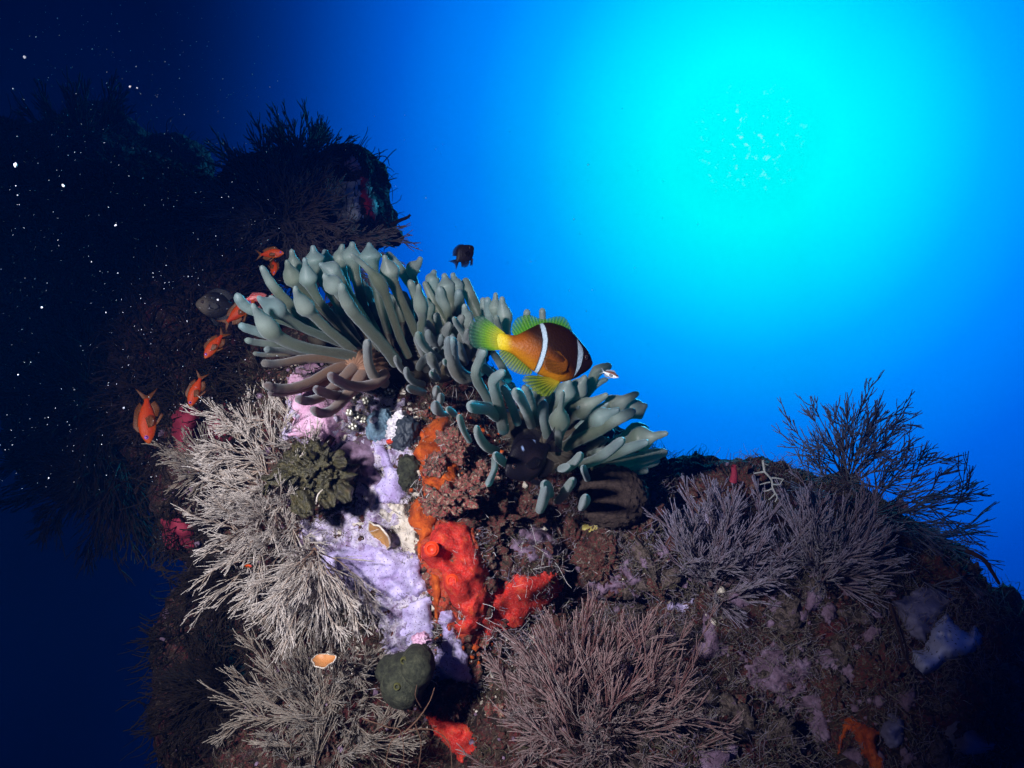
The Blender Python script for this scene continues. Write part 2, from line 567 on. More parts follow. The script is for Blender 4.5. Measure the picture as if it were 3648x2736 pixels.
def build_upper_anemone():
    root = empty('sea_anemone', at(1400, 1320, 1.02).tolist(),
                 'larger sea anemone with long grey green tentacles fanning up and left', 'sea anemone', 'bubble tip sea anemones')
    disc_blob('oral_disc', 1420, 1245, 1.085, 330, 130, .05, M_DISC, root, .004, 30, 18, 1)
    disc_blob('column', 1290, 1315, 1.00, 95, 75, .05, M_COLUMN, root, .003, 40, 22, 2)
    T = [  # rows (crop px), tip depth, root depth
        ([(840, 110, 22), (838, 150, 38), (835, 200, 62), (845, 260, 58), (870, 380, 42), (930, 560, 34), (1020, 740, 30)], 1.02, 1.04),
        ([(948, 115, 18), (950, 150, 36), (956, 205, 70), (965, 265, 64), (990, 380, 44), (1030, 560, 36), (1090, 760, 32)], 1.02, 1.04),
        ([(580, 135, 24), (584, 175, 34), (592, 225, 62), (610, 280, 50), (660, 400, 36), (760, 560, 32), (880, 760, 30)], 0.99, 1.03),
        ([(440, 163, 24), (446, 205, 30), (462, 270, 46), (490, 330, 36), (560, 450, 30), (680, 600, 28)], 0.97, 1.02),
        ([(775, 126, 20), (768, 165, 32), (760, 220, 48), (775, 300, 40), (820, 440, 32), (900, 600, 30)], 1.03, 1.05),
        ([(658, 160, 24), (662, 190, 34), (666, 225, 46), (690, 300, 36), (780, 500, 30), (880, 640, 30)], 1.04, 1.05),
        ([(408, 235, 24), (418, 270, 32), (446, 345, 58), (480, 400, 46), (560, 480, 34), (700, 620, 30), (840, 780, 28)], 0.94, 1.02),
        ([(525, 218, 22), (532, 270, 30), (548, 350, 58), (570, 410, 48), (630, 510, 34), (760, 660, 32), (900, 820, 30)], 0.94, 1.01),
        ([(622, 255, 18), (650, 272, 34), (700, 300, 60), (750, 345, 52), (830, 480, 36), (950, 660, 32)], 0.97, 1.03),
        ([(652, 325, 22), (670, 352, 38), (710, 392, 62), (750, 440, 54), (820, 540, 40), (930, 690, 34), (1030, 820, 32)], 0.92, 1.01),
        ([(826, 190, 20), (880, 235, 26), (960, 310, 34), (1020, 385, 46), (1055, 460, 40), (1100, 590, 38), (1160, 760, 36), (1210, 870, 34)], 0.94, 1.02),
        ([(1050, 200, 24), (1058, 235, 34), (1082, 300, 62), (1105, 370, 52), (1160, 500, 42), (1240, 670, 40), (1310, 840, 38)], 0.98, 1.04),
        ([(768, 390, 26), (775, 430, 30), (800, 500, 44), (850, 580, 42), (940, 680, 40), (1040, 790, 40), (1130, 910, 40)], 0.88, 1.00),
        ([(464, 408, 26), (475, 450, 34), (525, 535, 58), (580, 590, 48), (680, 690, 42), (800, 790, 42), (950, 930, 42)], 0.88, 1.00),
        ([(240, 272, 18), (262, 310, 24), (305, 385, 32), (380, 475, 34), (480, 570, 34), (640, 670, 32), (800, 780, 30)], 0.93, 1.00),
        ([(183, 523, 24), (210, 570, 36), (285, 675, 64), (350, 735, 60), (460, 790, 52), (620, 830, 48), (820, 860, 46), (970, 930, 44)], 0.84, 0.98),
        ([(218, 475, 22), (250, 500, 38), (330, 548, 62), (400, 605, 46), (500, 670, 38), (640, 730, 36), (820, 800, 34)], 0.87, 0.98),
        ([(80, 455, 26), (100, 495, 34), (150, 545, 36), (250, 590, 30), (420, 640, 30), (600, 720, 28)], 0.92, 0.98),
        ([(298, 470, 22), (320, 500, 26), (380, 560, 28), (480, 640, 28), (640, 720, 26)], 0.95, 0.99),
        ([(98, 655, 20), (130, 675, 28), (190, 695, 30), (320, 740, 26), (480, 780, 26), (640, 830, 26)], 0.89, 0.97),
        ([(138, 757, 20), (200, 772, 22), (300, 785, 24), (430, 800, 24), (600, 840, 26)], 0.88, 0.97),
        ([(190, 845, 14), (260, 855, 16), (360, 850, 18), (500, 850, 20)], 0.92, 0.98),
        ([(265, 818, 22), (320, 826, 20), (400, 828, 20), (520, 845, 22)], 0.89, 0.97),
        ([(248, 908, 28), (310, 915, 26), (400, 905, 26), (520, 882, 28), (680, 880, 32), (840, 900, 36)], 0.85, 0.97),
        ([(266, 1052, 28), (330, 1072, 30), (440, 1072, 30), (570, 1030, 32), (700, 960, 36), (840, 910, 40)], 0.82, 0.97),
        ([(288, 1105, 18), (360, 1112, 20), (470, 1092, 22), (600, 1050, 26), (720, 1000, 30)], 0.84, 0.97),
        ([(688, 985, 32), (730, 1015, 34), (800, 1052, 34), (900, 1064, 34), (990, 1040, 36), (1050, 985, 40)], 0.80, 0.96),
        ([(592, 1075, 28), (640, 1098, 32), (720, 1122, 32), (800, 1118, 34), (880, 1060, 38)], 0.80, 0.96),
        ([(474, 1138, 28), (530, 1158, 30), (610, 1142, 32), (690, 1090, 34), (780, 1010, 38), (860, 930, 42)], 0.80, 0.96),
        ([(574, 1210, 30), (630, 1238, 32), (700, 1222, 34), (770, 1160, 36), (840, 1080, 40), (900, 990, 44)], 0.79, 0.95),
        ([(938, 762, 30), (938, 830, 30), (948, 920, 32), (985, 1000, 34), (1050, 1040, 36)], 0.84, 0.96),
        ([(1275, 393, 24), (1278, 440, 30), (1288, 525, 46), (1300, 610, 38), (1290, 720, 34), (1330, 860, 34)], 0.90, 1.00),
        ([(1268, 710, 26), (1290, 770, 28), (1340, 830, 26), (1410, 880, 24)], 0.88, 0.97),
        ([(1122, 868, 20), (1138, 910, 20), (1170, 955, 20), (1230, 990, 20)], 0.88, 0.97),
        ([(1192, 943, 22), (1202, 990, 22), (1240, 1030, 24), (1300, 1050, 24)], 0.87, 0.97),
        ([(1202, 1068, 26), (1240, 1085, 28), (1300, 1100, 28)], 0.87, 0.97),
        ([(1505, 610, 18), (1525, 650, 20), (1570, 720, 22), (1610, 800, 22)], 0.92, 1.00),
        ([(1350, 850, 30), (1360, 885, 34), (1380, 930, 28), (1400, 980, 24)], 0.92, 0.99),
        ([(1372, 955, 22), (1365, 985, 24), (1375, 1020, 20)], 0.90, 0.98),
        ([(1394, 1066, 24), (1390, 1095, 26), (1380, 1130, 22)], 0.87, 0.97),
        ([(1418, 1115, 24), (1420, 1145, 26), (1405, 1180, 22)], 0.86, 0.97),
        ([(1384, 1165, 24), (1390, 1205, 34), (1425, 1240, 30), (1470, 1240, 20)], 0.85, 0.96),
        ([(1290, 210, 22), (1275, 250, 34), (1240, 290, 48), (1240, 350, 34), (1300, 480, 28), (1380, 620, 28)], 1.06, 1.06),
        ([(1380, 295, 20), (1372, 325, 34), (1365, 360, 46), (1390, 430, 36), (1450, 560, 30), (1500, 680, 28)], 1.06, 1.06),
        ([(1440, 318, 24), (1448, 355, 36), (1457, 405, 54), (1480, 490, 44), (1520, 600, 36), (1560, 740, 32)], 1.04, 1.05),
        ([(1497, 314, 22), (1505, 350, 30), (1522, 400, 44), (1545, 490, 36), (1580, 620, 32)], 1.05, 1.05),
        ([(1580, 350, 24), (1590, 395, 32), (1610, 460, 40), (1650, 550, 40), (1690, 640, 36), (1720, 740, 30)], 1.06, 1.05),
        ([(1575, 523, 24), (1580, 560, 32), (1595, 610, 36), (1610, 700, 28), (1640, 780, 26)], 0.98, 1.02),
        ([(1695, 478, 20), (1700, 510, 24), (1710, 560, 28), (1740, 660, 26)], 1.04, 1.04),
        ([(1728, 478, 20), (1728, 515, 26), (1735, 580, 30), (1760, 680, 26)], 1.02, 1.04),
        ([(1780, 445, 18), (1780, 490, 28), (1778, 545, 42), (1790, 610, 36), (1810, 700, 30)], 1.02, 1.03),
        ([(1822, 473, 22), (1825, 520, 34), (1840, 600, 48), (1850, 680, 40), (1860, 770, 30)], 1.00, 1.02),
        ([(1785, 600, 18), (1790, 640, 22), (1810, 700, 22), (1840, 760, 20)], 0.97, 1.01),
        ([(1985, 556, 22), (1985, 590, 24), (1975, 660, 24), (1950, 780, 24)], 1.02, 1.03),
        ([(2085, 548, 20), (2088, 590, 22), (2085, 660, 22), (2060, 780, 24)], 1.02, 1.03),
        ([(1310, 372, 18), (1345, 450, 24), (1400, 560, 28), (1480, 690, 28)], 1.05, 1.05),
        ([(1065, 182, 20), (1110, 240, 30), (1180, 330, 34), (1260, 440, 34), (1360, 590, 32)], 1.07, 1.06),
        ([(1390, 580, 22), (1400, 640, 26), (1420, 720, 28), (1450, 820, 28)], 1.00, 1.02),
        ([(1465, 745, 26), (1470, 775, 30), (1480, 850, 36), (1510, 960, 36), (1560, 1020, 28), (1620, 1020, 24)], 0.86, 0.98),
    ]
    for rows, dt, db in T:
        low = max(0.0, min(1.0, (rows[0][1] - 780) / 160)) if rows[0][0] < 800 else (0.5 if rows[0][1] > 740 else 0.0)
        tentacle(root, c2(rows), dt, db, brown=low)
    # the deeper tentacles that close the crown behind the traced ones
    rr = np.random.default_rng(3)
    for k in range(36):
        u = (k + rr.uniform(0, 1)) / 36
        bx, by = 880 + 800 * u + rr.uniform(-40, 40), 640 + 260 * u * 0.6 + rr.uniform(-60, 120)
        ang = math.radians(128 - 45 * u + rr.uniform(-12, 12))
        ln = rr.uniform(200, 430) * (1.1 - 0.45 * u)
        tx, ty = bx + ln * math.cos(ang), by - ln * math.sin(ang)
        tx2, ty2 = (bx + tx) / 2 + rr.uniform(-25, 25), (by + ty) / 2 + 20
        b = rr.uniform(30, 46)
        tentacle(root, c2([(tx, ty, 20), (tx + 0.12 * (bx - tx), ty + 0.12 * (by - ty), 30), (tx + 0.28 * (bx - tx), ty + 0.28 * (by - ty), b), (tx2, ty2, 32), (bx, by, 30)]),
                 rr.uniform(1.02, 1.07), 1.06, 22, 10)

    for k in range(26):
        bx, by = rr.uniform(1240, 1700), rr.uniform(780, 980)
        ang = math.radians(rr.uniform(60, 125))
        ln = rr.uniform(90, 240)
        tx, ty = bx + ln * math.cos(ang), by - ln * math.sin(ang)
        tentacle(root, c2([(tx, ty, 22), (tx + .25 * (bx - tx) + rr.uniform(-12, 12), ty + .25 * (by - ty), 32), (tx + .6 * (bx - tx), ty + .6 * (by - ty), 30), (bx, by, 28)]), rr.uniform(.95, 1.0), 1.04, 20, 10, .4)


def build_lower_anemone():
    root = empty('sea_anemone', at(1950, 1560, 1.04).tolist(),
                 'smaller sea anemone with teal backlit bubble tentacles pointing right, below the banded clownfish', 'sea anemone', 'bubble tip sea anemones')
    disc_blob('oral_disc', 1930, 1580, 1.08, 260, 130, .05, M_DISC, root, .004, 30, 18, 4)
    T = [
        ([(505, 545, 36), (470, 610, 38), (432, 710, 40), (445, 790, 42), (490, 870, 38), (540, 960, 36)], 0.88, 1.00),
        ([(655, 715, 30), (620, 740, 38), (572, 785, 44), (580, 860, 44), (605, 950, 46), (630, 1060, 48), (650, 1180, 46)], 0.85, 1.00),
        ([(740, 862, 36), (765, 900, 48), (800, 960, 42), (835, 1040, 40), (870, 1140, 38)], 0.84, 0.99),
        ([(380, 975, 34), (405, 990, 50), (450, 1000, 52), (520, 1010, 48), (590, 1070, 44)], 0.82, 0.97),
        ([(298, 1062, 26), (312, 1110, 28), (335, 1180, 24), (380, 1260, 22)], 0.84, 0.95),
        ([(205, 1005, 24), (225, 1020, 28), (265, 1050, 24)], 0.86, 0.95),
        ([(440, 1148, 24), (445, 1190, 32), (470, 1250, 38), (520, 1310, 38), (590, 1340, 36)], 0.83, 0.96),
        ([(1118, 872, 24), (1112, 930, 28), (1098, 1010, 42), (1090, 1100, 78), (1090, 1180, 66), (1085, 1260, 40), (1080, 1360, 34)], 0.87, 0.99),
        ([(812, 830, 28), (835, 880, 40), (850, 930, 42), (880, 1010, 34), (920, 1120, 32)], 0.92, 1.00),
        ([(972, 950, 24), (965, 985, 40), (960, 1030, 44), (970, 1120, 36), (990, 1220, 34)], 0.93, 1.01),
        ([(1165, 775, 28), (1155, 820, 60), (1140, 870, 76), (1100, 960, 62), (1060, 1080, 46), (1040, 1220, 40)], 0.98, 1.03),
        ([(1298, 748, 28), (1275, 790, 54), (1235, 850, 78), (1190, 930, 64), (1130, 1050, 48), (1090, 1200, 40)], 1.00, 1.04),
        ([(1500, 664, 24), (1450, 685, 38), (1385, 715, 46), (1345, 790, 40), (1290, 890, 40), (1220, 1020, 40), (1150, 1160, 38)], 1.02, 1.05),
        ([(1470, 775, 18), (1420, 795, 24), (1360, 840, 26), (1290, 920, 28)], 1.03, 1.05),
        ([(1470, 893, 26), (1420, 925, 42), (1340, 965, 68), (1260, 1000, 92), (1190, 1055, 74), (1120, 1150, 50)], 0.99, 1.04),
        ([(1478, 960, 22), (1440, 990, 30), (1380, 1030, 34), (1300, 1090, 34)], 1.01, 1.04),
        ([(1715, 883, 26), (1670, 905, 42), (1600, 945, 66), (1530, 985, 88), (1440, 1040, 66), (1320, 1130, 46), (1200, 1220, 40)], 1.00, 1.05),
        ([(1780, 975, 20), (1755, 990, 46), (1700, 1010, 80), (1630, 1050, 64), (1500, 1130, 46), (1340, 1230, 40)], 1.02, 1.06),
        ([(1560, 1015, 30), (1500, 1040, 52), (1420, 1080, 74), (1340, 1120, 66), (1230, 1210, 48), (1140, 1300, 42)], 0.95, 1.02),
        ([(1685, 1022, 26), (1620, 1055, 44), (1510, 1110, 50), (1390, 1180, 52), (1250, 1250, 48), (1130, 1310, 44)], 0.94, 1.01),
        ([(1945, 1200, 24), (1890, 1212, 42), (1830, 1228, 56), (1740, 1245, 96), (1640, 1280, 78), (1490, 1330, 50), (1330, 1390, 44)], 0.98, 1.04),
        ([(1940, 1350, 24), (1880, 1360, 42), (1790, 1385, 54), (1660, 1420, 50), (1500, 1450, 46), (1350, 1460, 42)], 0.97, 1.03),
        ([(1595, 1250, 32), (1550, 1285, 40), (1470, 1350, 42), (1380, 1410, 42), (1270, 1450, 42)], 0.84, 0.98),
        ([(1262, 1362, 30), (1245, 1390, 36), (1200, 1440, 38), (1130, 1490, 36)], 0.83, 0.97),
        ([(1275, 1460, 24), (1285, 1495, 28), (1310, 1560, 26)], 0.84, 0.97),
        ([(1790, 1175, 22), (1755, 1165, 52), (1690, 1180, 60), (1600, 1230, 46), (1480, 1290, 40)], 1.02, 1.06),
        ([(1880, 1420, 20), (1830, 1430, 36), (1730, 1450, 40), (1600, 1480, 38), (1450, 1490, 36)], 1.00, 1.04),
        ([(1790, 1500, 18), (1740, 1500, 28), (1650, 1510, 32), (1520, 1510, 32)], 1.01, 1.04),
        ([(1790, 1270, 24), (1700, 1300, 40), (1560, 1350, 44), (1420, 1400, 42)], 0.93, 1.02),
        ([(580, 1365, 26), (600, 1385, 36), (640, 1420, 36), (690, 1465, 24)], 0.82, 0.95),
        ([(525, 1612, 32), (545, 1570, 28), (575, 1490, 26), (580, 1400, 26)], 0.82, 0.95),
        ([(965, 1595, 34), (985, 1620, 46), (1010, 1680, 38)], 0.82, 0.95),
        ([(1205, 1562, 28), (1180, 1600, 38), (1130, 1660, 36)], 0.83, 0.95),
        ([(1175, 1460, 22), (1130, 1475, 32), (1070, 1490, 22)], 0.85, 0.95),
        ([(250, 452, 34), (246, 520, 44), (252, 600, 44), (280, 680, 44), (340, 735, 40), (430, 780, 36)], 0.86, 0.99),
        ([(180, 625, 22), (200, 650, 24), (250, 670, 22)], 0.9, 0.98), ([(88, 590, 30), (80, 625, 36), (100, 680, 30)], 0.93, 0.99),
        ([(75, 720, 26), (95, 740, 28), (130, 770, 24)], 0.9, 0.98),
        ([(560, 560, 24), (590, 600, 30), (640, 680, 32), (690, 780, 32)], 0.97, 1.02),
        ([(480, 660, 28), (530, 710, 34), (600, 780, 34), (680, 880, 34)], 0.94, 1.01),
        ([(640, 830, 24), (680, 900, 34), (720, 1000, 34), (760, 1120, 34)], 0.93, 1.01),
    ]
    for rows, dt, db in T:
        tentacle(root, c3(rows), dt, db)
    for rows in ([(1650, 732, 36), (1642, 780, 44), (1625, 850, 44), (1600, 920, 36)], [(1855, 688, 28), (1830, 730, 36), (1790, 800, 34), (1740, 850, 30)],
                 [(1965, 810, 34), (1955, 850, 42), (1930, 900, 32)]):
        tentacle(root, c5(rows), 0.83, 0.95)
    rr = np.random.default_rng(5)
    for k in range(30):
        u = (k + rr.uniform(0, 1)) / 30
        bx, by = 850 + 500 * u + rr.uniform(-60, 60), 1000 + 420 * u + rr.uniform(-60, 60)
        ang = math.radians(95 - 100 * u + rr.uniform(-14, 14))
        ln = rr.uniform(180, 330)
        tx, ty = bx + ln * math.cos(ang), by - ln * math.sin(ang)
        b = rr.uniform(34, 60)
        tentacle(root, c3([(tx, ty, 22), (tx + 0.12 * (bx - tx), ty + 0.12 * (by - ty), 36), (tx + 0.3 * (bx - tx), ty + 0.3 * (by - ty), b), ((bx + tx) / 2, (by + ty) / 2 + 15, 38), (bx, by, 34)]),
                 rr.uniform(1.0, 1.06), 1.06, 22, 10)


build_upper_anemone()
build_lower_anemone()


# ------------------------------------------------------------------ bushy soft corals
def rand_cone(n, axis, spread, r):
    """n unit vectors within spread radians of axis"""
    axis = unit(axis)
    z = 1 - r.uniform(0, 1, n) * (1 - math.cos(spread))
    ph = r.uniform(0, 2 * np.pi, n)
    s = np.sqrt(np.clip(1 - z * z, 0, 1))
    a = np.cross(axis, [0.31, 0.77, 0.55]); a = unit(a); b = np.cross(axis, a)
    return z[:, None] * axis + s[:, None] * (np.cos(ph)[:, None] * a + np.sin(ph)[:, None] * b)


def bush_material(name, dark, mid, tip, trans=0.15):
    m, nt, b, tc = base_mat(name)
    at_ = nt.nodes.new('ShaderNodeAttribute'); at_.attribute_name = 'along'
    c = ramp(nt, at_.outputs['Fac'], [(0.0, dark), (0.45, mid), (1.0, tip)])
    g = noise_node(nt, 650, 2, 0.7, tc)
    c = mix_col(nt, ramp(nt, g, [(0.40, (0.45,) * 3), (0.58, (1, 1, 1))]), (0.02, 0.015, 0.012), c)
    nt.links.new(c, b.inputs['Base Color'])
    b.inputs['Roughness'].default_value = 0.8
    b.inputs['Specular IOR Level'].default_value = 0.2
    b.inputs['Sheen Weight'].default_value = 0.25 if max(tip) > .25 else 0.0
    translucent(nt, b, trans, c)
    return m


def bush(label, base, axis, length, material, group=None, nb=22, nt=14, sub=3, spread=1.3, radius=0.0008, bend=(0, 0.25, 0), seed=0,
         name='soft_coral_bush', cat='soft coral', twig=0.42, ang=0.55, start=0.18, lean=0.35, wob=0.12, foot=0.0):
    """base: (px, py, depth); axis and bend in camera axes (right, up, towards the camera)"""
    r = np.random.default_rng(100 + seed)
    root_p = at(*base)
    root = empty(name, root_p.tolist(), label, cat, group)
    A = vcam(*axis)
    B = vcam(*bend)
    dirs = rand_cone(nb, A, spread, r)
    t = np.linspace(0, 1, 12)
    for d in dirs:
        Lb = length * r.uniform(0.68, 1.05)
        perp = unit(np.cross(d, r.normal(size=3)))
        w1 = r.uniform(-wob, wob); w2 = r.uniform(0, 6)
        b0 = root_p
        if foot:
            for _ in range(6):                         # each branch rises from its own spot of rock
                qx, qy = base[0] + r.normal(0, foot), base[1] + r.normal(0, foot)
                dd = ray_depth(qx, qy)[0]
                if dd is not None and abs(dd - base[2]) < .07:
                    b0 = at(qx, qy, dd + .004); break
        C = b0 + Lb * (d * t[:, None] + (B + lean * 0.3 * perp) * (t ** 2)[:, None] * 0.6 + perp * (w1 * np.sin(t * 4 + w2) - w1 * math.sin(w2))[:, None])
        P = [C[None]]; R = [(radius * 1.5 * (1 - 0.6 * t))[None]]; AL = [(0.35 * t)[None]]
        Tn = unit(np.gradient(C, axis=0))
        # twigs
        n = nt
        ti = np.sort(r.uniform(start, 0.97, n))
        p0 = np.stack([np.interp(ti, t, C[:, k]) for k in range(3)], -1)
        tg = unit(np.stack([np.interp(ti, t, Tn[:, k]) for k in range(3)], -1))
        q = unit(np.cross(tg, r.normal(size=(n, 3))))
        td = unit(tg + ang * q * r.uniform(0.6, 1.4, (n, 1)))
        tl = length * twig * r.uniform(0.55, 1.1, n) * (1.15 - 0.6 * ti)
        s = np.linspace(0, 1, 7)
        tw = p0[:, None] + tl[:, None, None] * (td[:, None] * s[None, :, None] + (tg - td)[:, None] * 0.35 * (s ** 2)[None, :, None]
                                                + q[:, None] * 0.05 * np.sin(s * 5 + r.uniform(0, 6))[None, :, None] * s[None, :, None])
        jit = lambda shape: r.uniform(0.75, 1.3, shape)
        P.append(tw); R.append(radius * (1.0 - 0.35 * s)[None] * jit((n, 7))); AL.append(np.broadcast_to(0.3 + 0.7 * s, (n, 7)))
        # finer twigs
        if sub:
            k = n * sub
            wi = np.repeat(np.arange(n), sub)
            si = r.uniform(0.15, 0.85, k)
            pp = np.empty((k, 3)); tt = np.empty((k, 3))
            ii = np.clip((si * 6).astype(int), 0, 5)
            ff = si * 6 - ii
            pp = tw[wi, ii] * (1 - ff)[:, None] + tw[wi, ii + 1] * ff[:, None]
            tt = unit(tw[wi, ii + 1] - tw[wi, ii])
            q2 = unit(np.cross(tt, r.normal(size=(k, 3))))
            d2 = unit(tt + ang * q2 * r.uniform(0.6, 1.4, (k, 1)))
            l2 = tl[wi] * r.uniform(0.3, 0.65, k)
            s2 = np.linspace(0, 1, 5)
            sw = pp[:, None] + l2[:, None, None] * (d2[:, None] * s2[None, :, None] + (tt - d2)[:, None] * 0.35 * (s2 ** 2)[None, :, None])
            P.append(sw); R.append(radius * 0.78 * (1.0 - 0.4 * s2)[None] * jit((k, 5))); AL.append(np.broadcast_to(0.45 + 0.55 * s2, (k, 5)))
        Vs, Qs, As, off = [], [], [], 0
        for p_, r_, a_ in zip(P, R, AL):
            v_, q_ = tubes(p_, r_, 4)
            Vs.append(v_); Qs.append(q_ + off); As.append(np.repeat(np.asarray(a_).ravel(), 4)); off += len(v_)
        me = quad_mesh('branch', np.concatenate(Vs), np.concatenate(Qs))
        point_attr(me, 'along', np.concatenate(As))
        link('branch', me, material, root)
    # the holdfast that grips the rock
    n, k = 12, 7
    th = np.linspace(0, 2 * np.pi, n, endpoint=False); ph = np.linspace(0.05, np.pi - 0.05, k)
    U = np.stack([np.sin(ph)[:, None] * np.cos(th), np.sin(ph)[:, None] * np.sin(th), np.cos(ph)[:, None] * np.ones(n)], -1).reshape(-1, 3)
    V = root_p + U * length * 0.03 * r.uniform(0.8, 1.2, (n * k, 1))
    idx = np.arange(n * k).reshape(k, n); nx = np.roll(idx, -1, 1)
    me = quad_mesh('holdfast', V, np.stack([idx[:-1], idx[1:], nx[1:], nx[:-1]], -1))
    point_attr(me, 'along', np.zeros(n * k))
    link('holdfast', me, material, root)
    return root


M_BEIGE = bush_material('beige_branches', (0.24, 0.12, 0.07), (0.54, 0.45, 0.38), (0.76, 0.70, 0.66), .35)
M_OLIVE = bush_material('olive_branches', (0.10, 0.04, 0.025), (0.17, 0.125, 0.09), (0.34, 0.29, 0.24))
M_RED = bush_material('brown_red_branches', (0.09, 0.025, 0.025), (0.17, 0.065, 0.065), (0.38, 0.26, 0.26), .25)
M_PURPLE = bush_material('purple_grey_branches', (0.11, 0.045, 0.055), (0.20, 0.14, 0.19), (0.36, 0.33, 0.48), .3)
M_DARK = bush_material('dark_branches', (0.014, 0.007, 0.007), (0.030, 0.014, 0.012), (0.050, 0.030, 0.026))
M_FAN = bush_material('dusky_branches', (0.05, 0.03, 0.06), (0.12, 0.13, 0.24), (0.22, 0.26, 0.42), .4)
M_SHADED = bush_material('shade_dark_branches', (0.005, 0.003, 0.003), (0.010, 0.006, 0.005), (0.018, 0.012, 0.010))  # near-black colour stands in for the lamp's falloff at the lower left
M_UMBER = bush_material('umber_branches', (0.09, 0.045, 0.035), (0.22, 0.14, 0.115), (0.34, 0.25, 0.22))

G1 = 'bushy soft corals on the front rock'
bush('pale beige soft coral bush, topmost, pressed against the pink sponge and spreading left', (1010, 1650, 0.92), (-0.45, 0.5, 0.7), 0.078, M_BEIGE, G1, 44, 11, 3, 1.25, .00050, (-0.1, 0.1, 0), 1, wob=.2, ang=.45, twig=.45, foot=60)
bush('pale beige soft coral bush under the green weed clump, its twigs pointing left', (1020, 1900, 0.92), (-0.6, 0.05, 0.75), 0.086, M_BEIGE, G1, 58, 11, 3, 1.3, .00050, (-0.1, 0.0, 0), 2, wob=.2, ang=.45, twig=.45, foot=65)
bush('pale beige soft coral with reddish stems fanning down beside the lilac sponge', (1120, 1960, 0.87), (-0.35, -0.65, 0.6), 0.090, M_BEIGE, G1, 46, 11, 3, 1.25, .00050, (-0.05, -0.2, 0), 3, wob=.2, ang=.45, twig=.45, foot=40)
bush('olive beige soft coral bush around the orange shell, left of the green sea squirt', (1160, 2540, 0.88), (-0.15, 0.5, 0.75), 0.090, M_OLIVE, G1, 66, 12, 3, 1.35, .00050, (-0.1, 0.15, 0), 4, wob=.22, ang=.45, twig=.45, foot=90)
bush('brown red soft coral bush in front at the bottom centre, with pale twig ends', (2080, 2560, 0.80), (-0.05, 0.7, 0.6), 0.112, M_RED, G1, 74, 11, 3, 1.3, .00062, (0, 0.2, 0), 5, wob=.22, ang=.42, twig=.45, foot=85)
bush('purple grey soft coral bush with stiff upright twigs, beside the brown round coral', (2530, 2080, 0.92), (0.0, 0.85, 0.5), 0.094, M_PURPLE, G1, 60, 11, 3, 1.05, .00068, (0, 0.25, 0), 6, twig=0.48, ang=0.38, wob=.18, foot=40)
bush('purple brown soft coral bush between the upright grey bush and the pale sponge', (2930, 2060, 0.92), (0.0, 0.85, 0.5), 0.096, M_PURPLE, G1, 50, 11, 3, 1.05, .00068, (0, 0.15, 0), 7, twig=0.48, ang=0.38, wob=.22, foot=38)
bush('dark twiggy coral standing highest on the right ridge against the blue water', (3020, 1720, 1.06), (-0.02, 0.9, 0.25), 0.106, M_FAN, 'twiggy corals on the ridge', 32, 10, 2, 1.2, .00072, (0, 0.25, 0), 8, name='twiggy_coral', twig=0.4, ang=0.6, start=.3, wob=.3)
bush('loose twiggy coral leaning right over the ridge into open water', (3080, 1850, 1.02), (0.9, 0.3, 0.1), 0.126, M_FAN, 'twiggy corals on the ridge', 24, 9, 2, 0.85, .0007, (0.1, 0.0, 0), 9, name='twiggy_coral', twig=0.4, ang=0.65, start=.3, wob=.3)
bush('thin brown soft coral growing over the crimson sponge', (760, 1680, 1.03), (-0.6, 0.2, 0.7), 0.07, M_OLIVE, G1, 16, 12, 2, 1.2, .0006, (0, -0.1, 0), 10)
bush('dim olive soft coral on the lower left edge, hanging beside dark water', (830, 2050, 1.12), (-0.9, -0.2, 0.4), 0.085, M_SHADED, 'dim soft corals on the left edge', 30, 13, 3, 1.1, .0006, (0, -0.1, 0), 11, wob=.2)
bush('dim olive soft coral at the lowest left edge, under the pale bushes', (830, 2450, 1.12), (-0.75, -0.1, 0.6), 0.100, M_SHADED, 'dim soft corals on the left edge', 34, 14, 3, 1.3, .0006, (0, -0.1, 0), 12, wob=.2)
G2 = 'dark soft corals on the far wall'
bush('dark shaggy soft coral covering the left of the outlying rock', (1010, 790, 1.72), (-0.25, 0.25, 0.9), 0.19, M_UMBER, G2, 34, 14, 3, 1.3, .0014, (0, -0.1, 0), 13)
bush('dark shaggy soft coral on top of the outlying rock', (1090, 610, 1.80), (0.05, 0.85, 0.4), 0.12, M_UMBER, G2, 26, 12, 3, 1.25, .0013, (0, 0, 0), 14)
bush('dark shaggy soft coral hanging under the outlying rock, above the larger anemone', (1160, 880, 1.75), (0.25, -0.35, 0.8), 0.16, M_UMBER, G2, 30, 13, 3, 1.2, .0013, (0.1, -0.1, 0), 15)
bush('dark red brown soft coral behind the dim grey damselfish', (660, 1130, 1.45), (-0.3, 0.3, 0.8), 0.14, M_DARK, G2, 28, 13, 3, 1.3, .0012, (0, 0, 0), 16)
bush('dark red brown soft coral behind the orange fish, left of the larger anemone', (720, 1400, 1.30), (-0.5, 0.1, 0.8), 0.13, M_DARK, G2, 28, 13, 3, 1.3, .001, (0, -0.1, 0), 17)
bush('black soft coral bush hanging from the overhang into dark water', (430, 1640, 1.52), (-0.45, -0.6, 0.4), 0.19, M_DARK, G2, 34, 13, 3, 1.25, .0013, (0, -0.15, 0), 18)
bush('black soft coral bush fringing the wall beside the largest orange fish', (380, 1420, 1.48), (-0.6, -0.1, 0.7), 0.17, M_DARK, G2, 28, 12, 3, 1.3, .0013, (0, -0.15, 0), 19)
bush('black bushy coral on the skyline of the far wall', (300, 560, 2.2), (0.2, 0.8, 0.5), 0.2, M_DARK, G2, 24, 11, 3, 1.3, .0018, (0, 0, 0), 20)


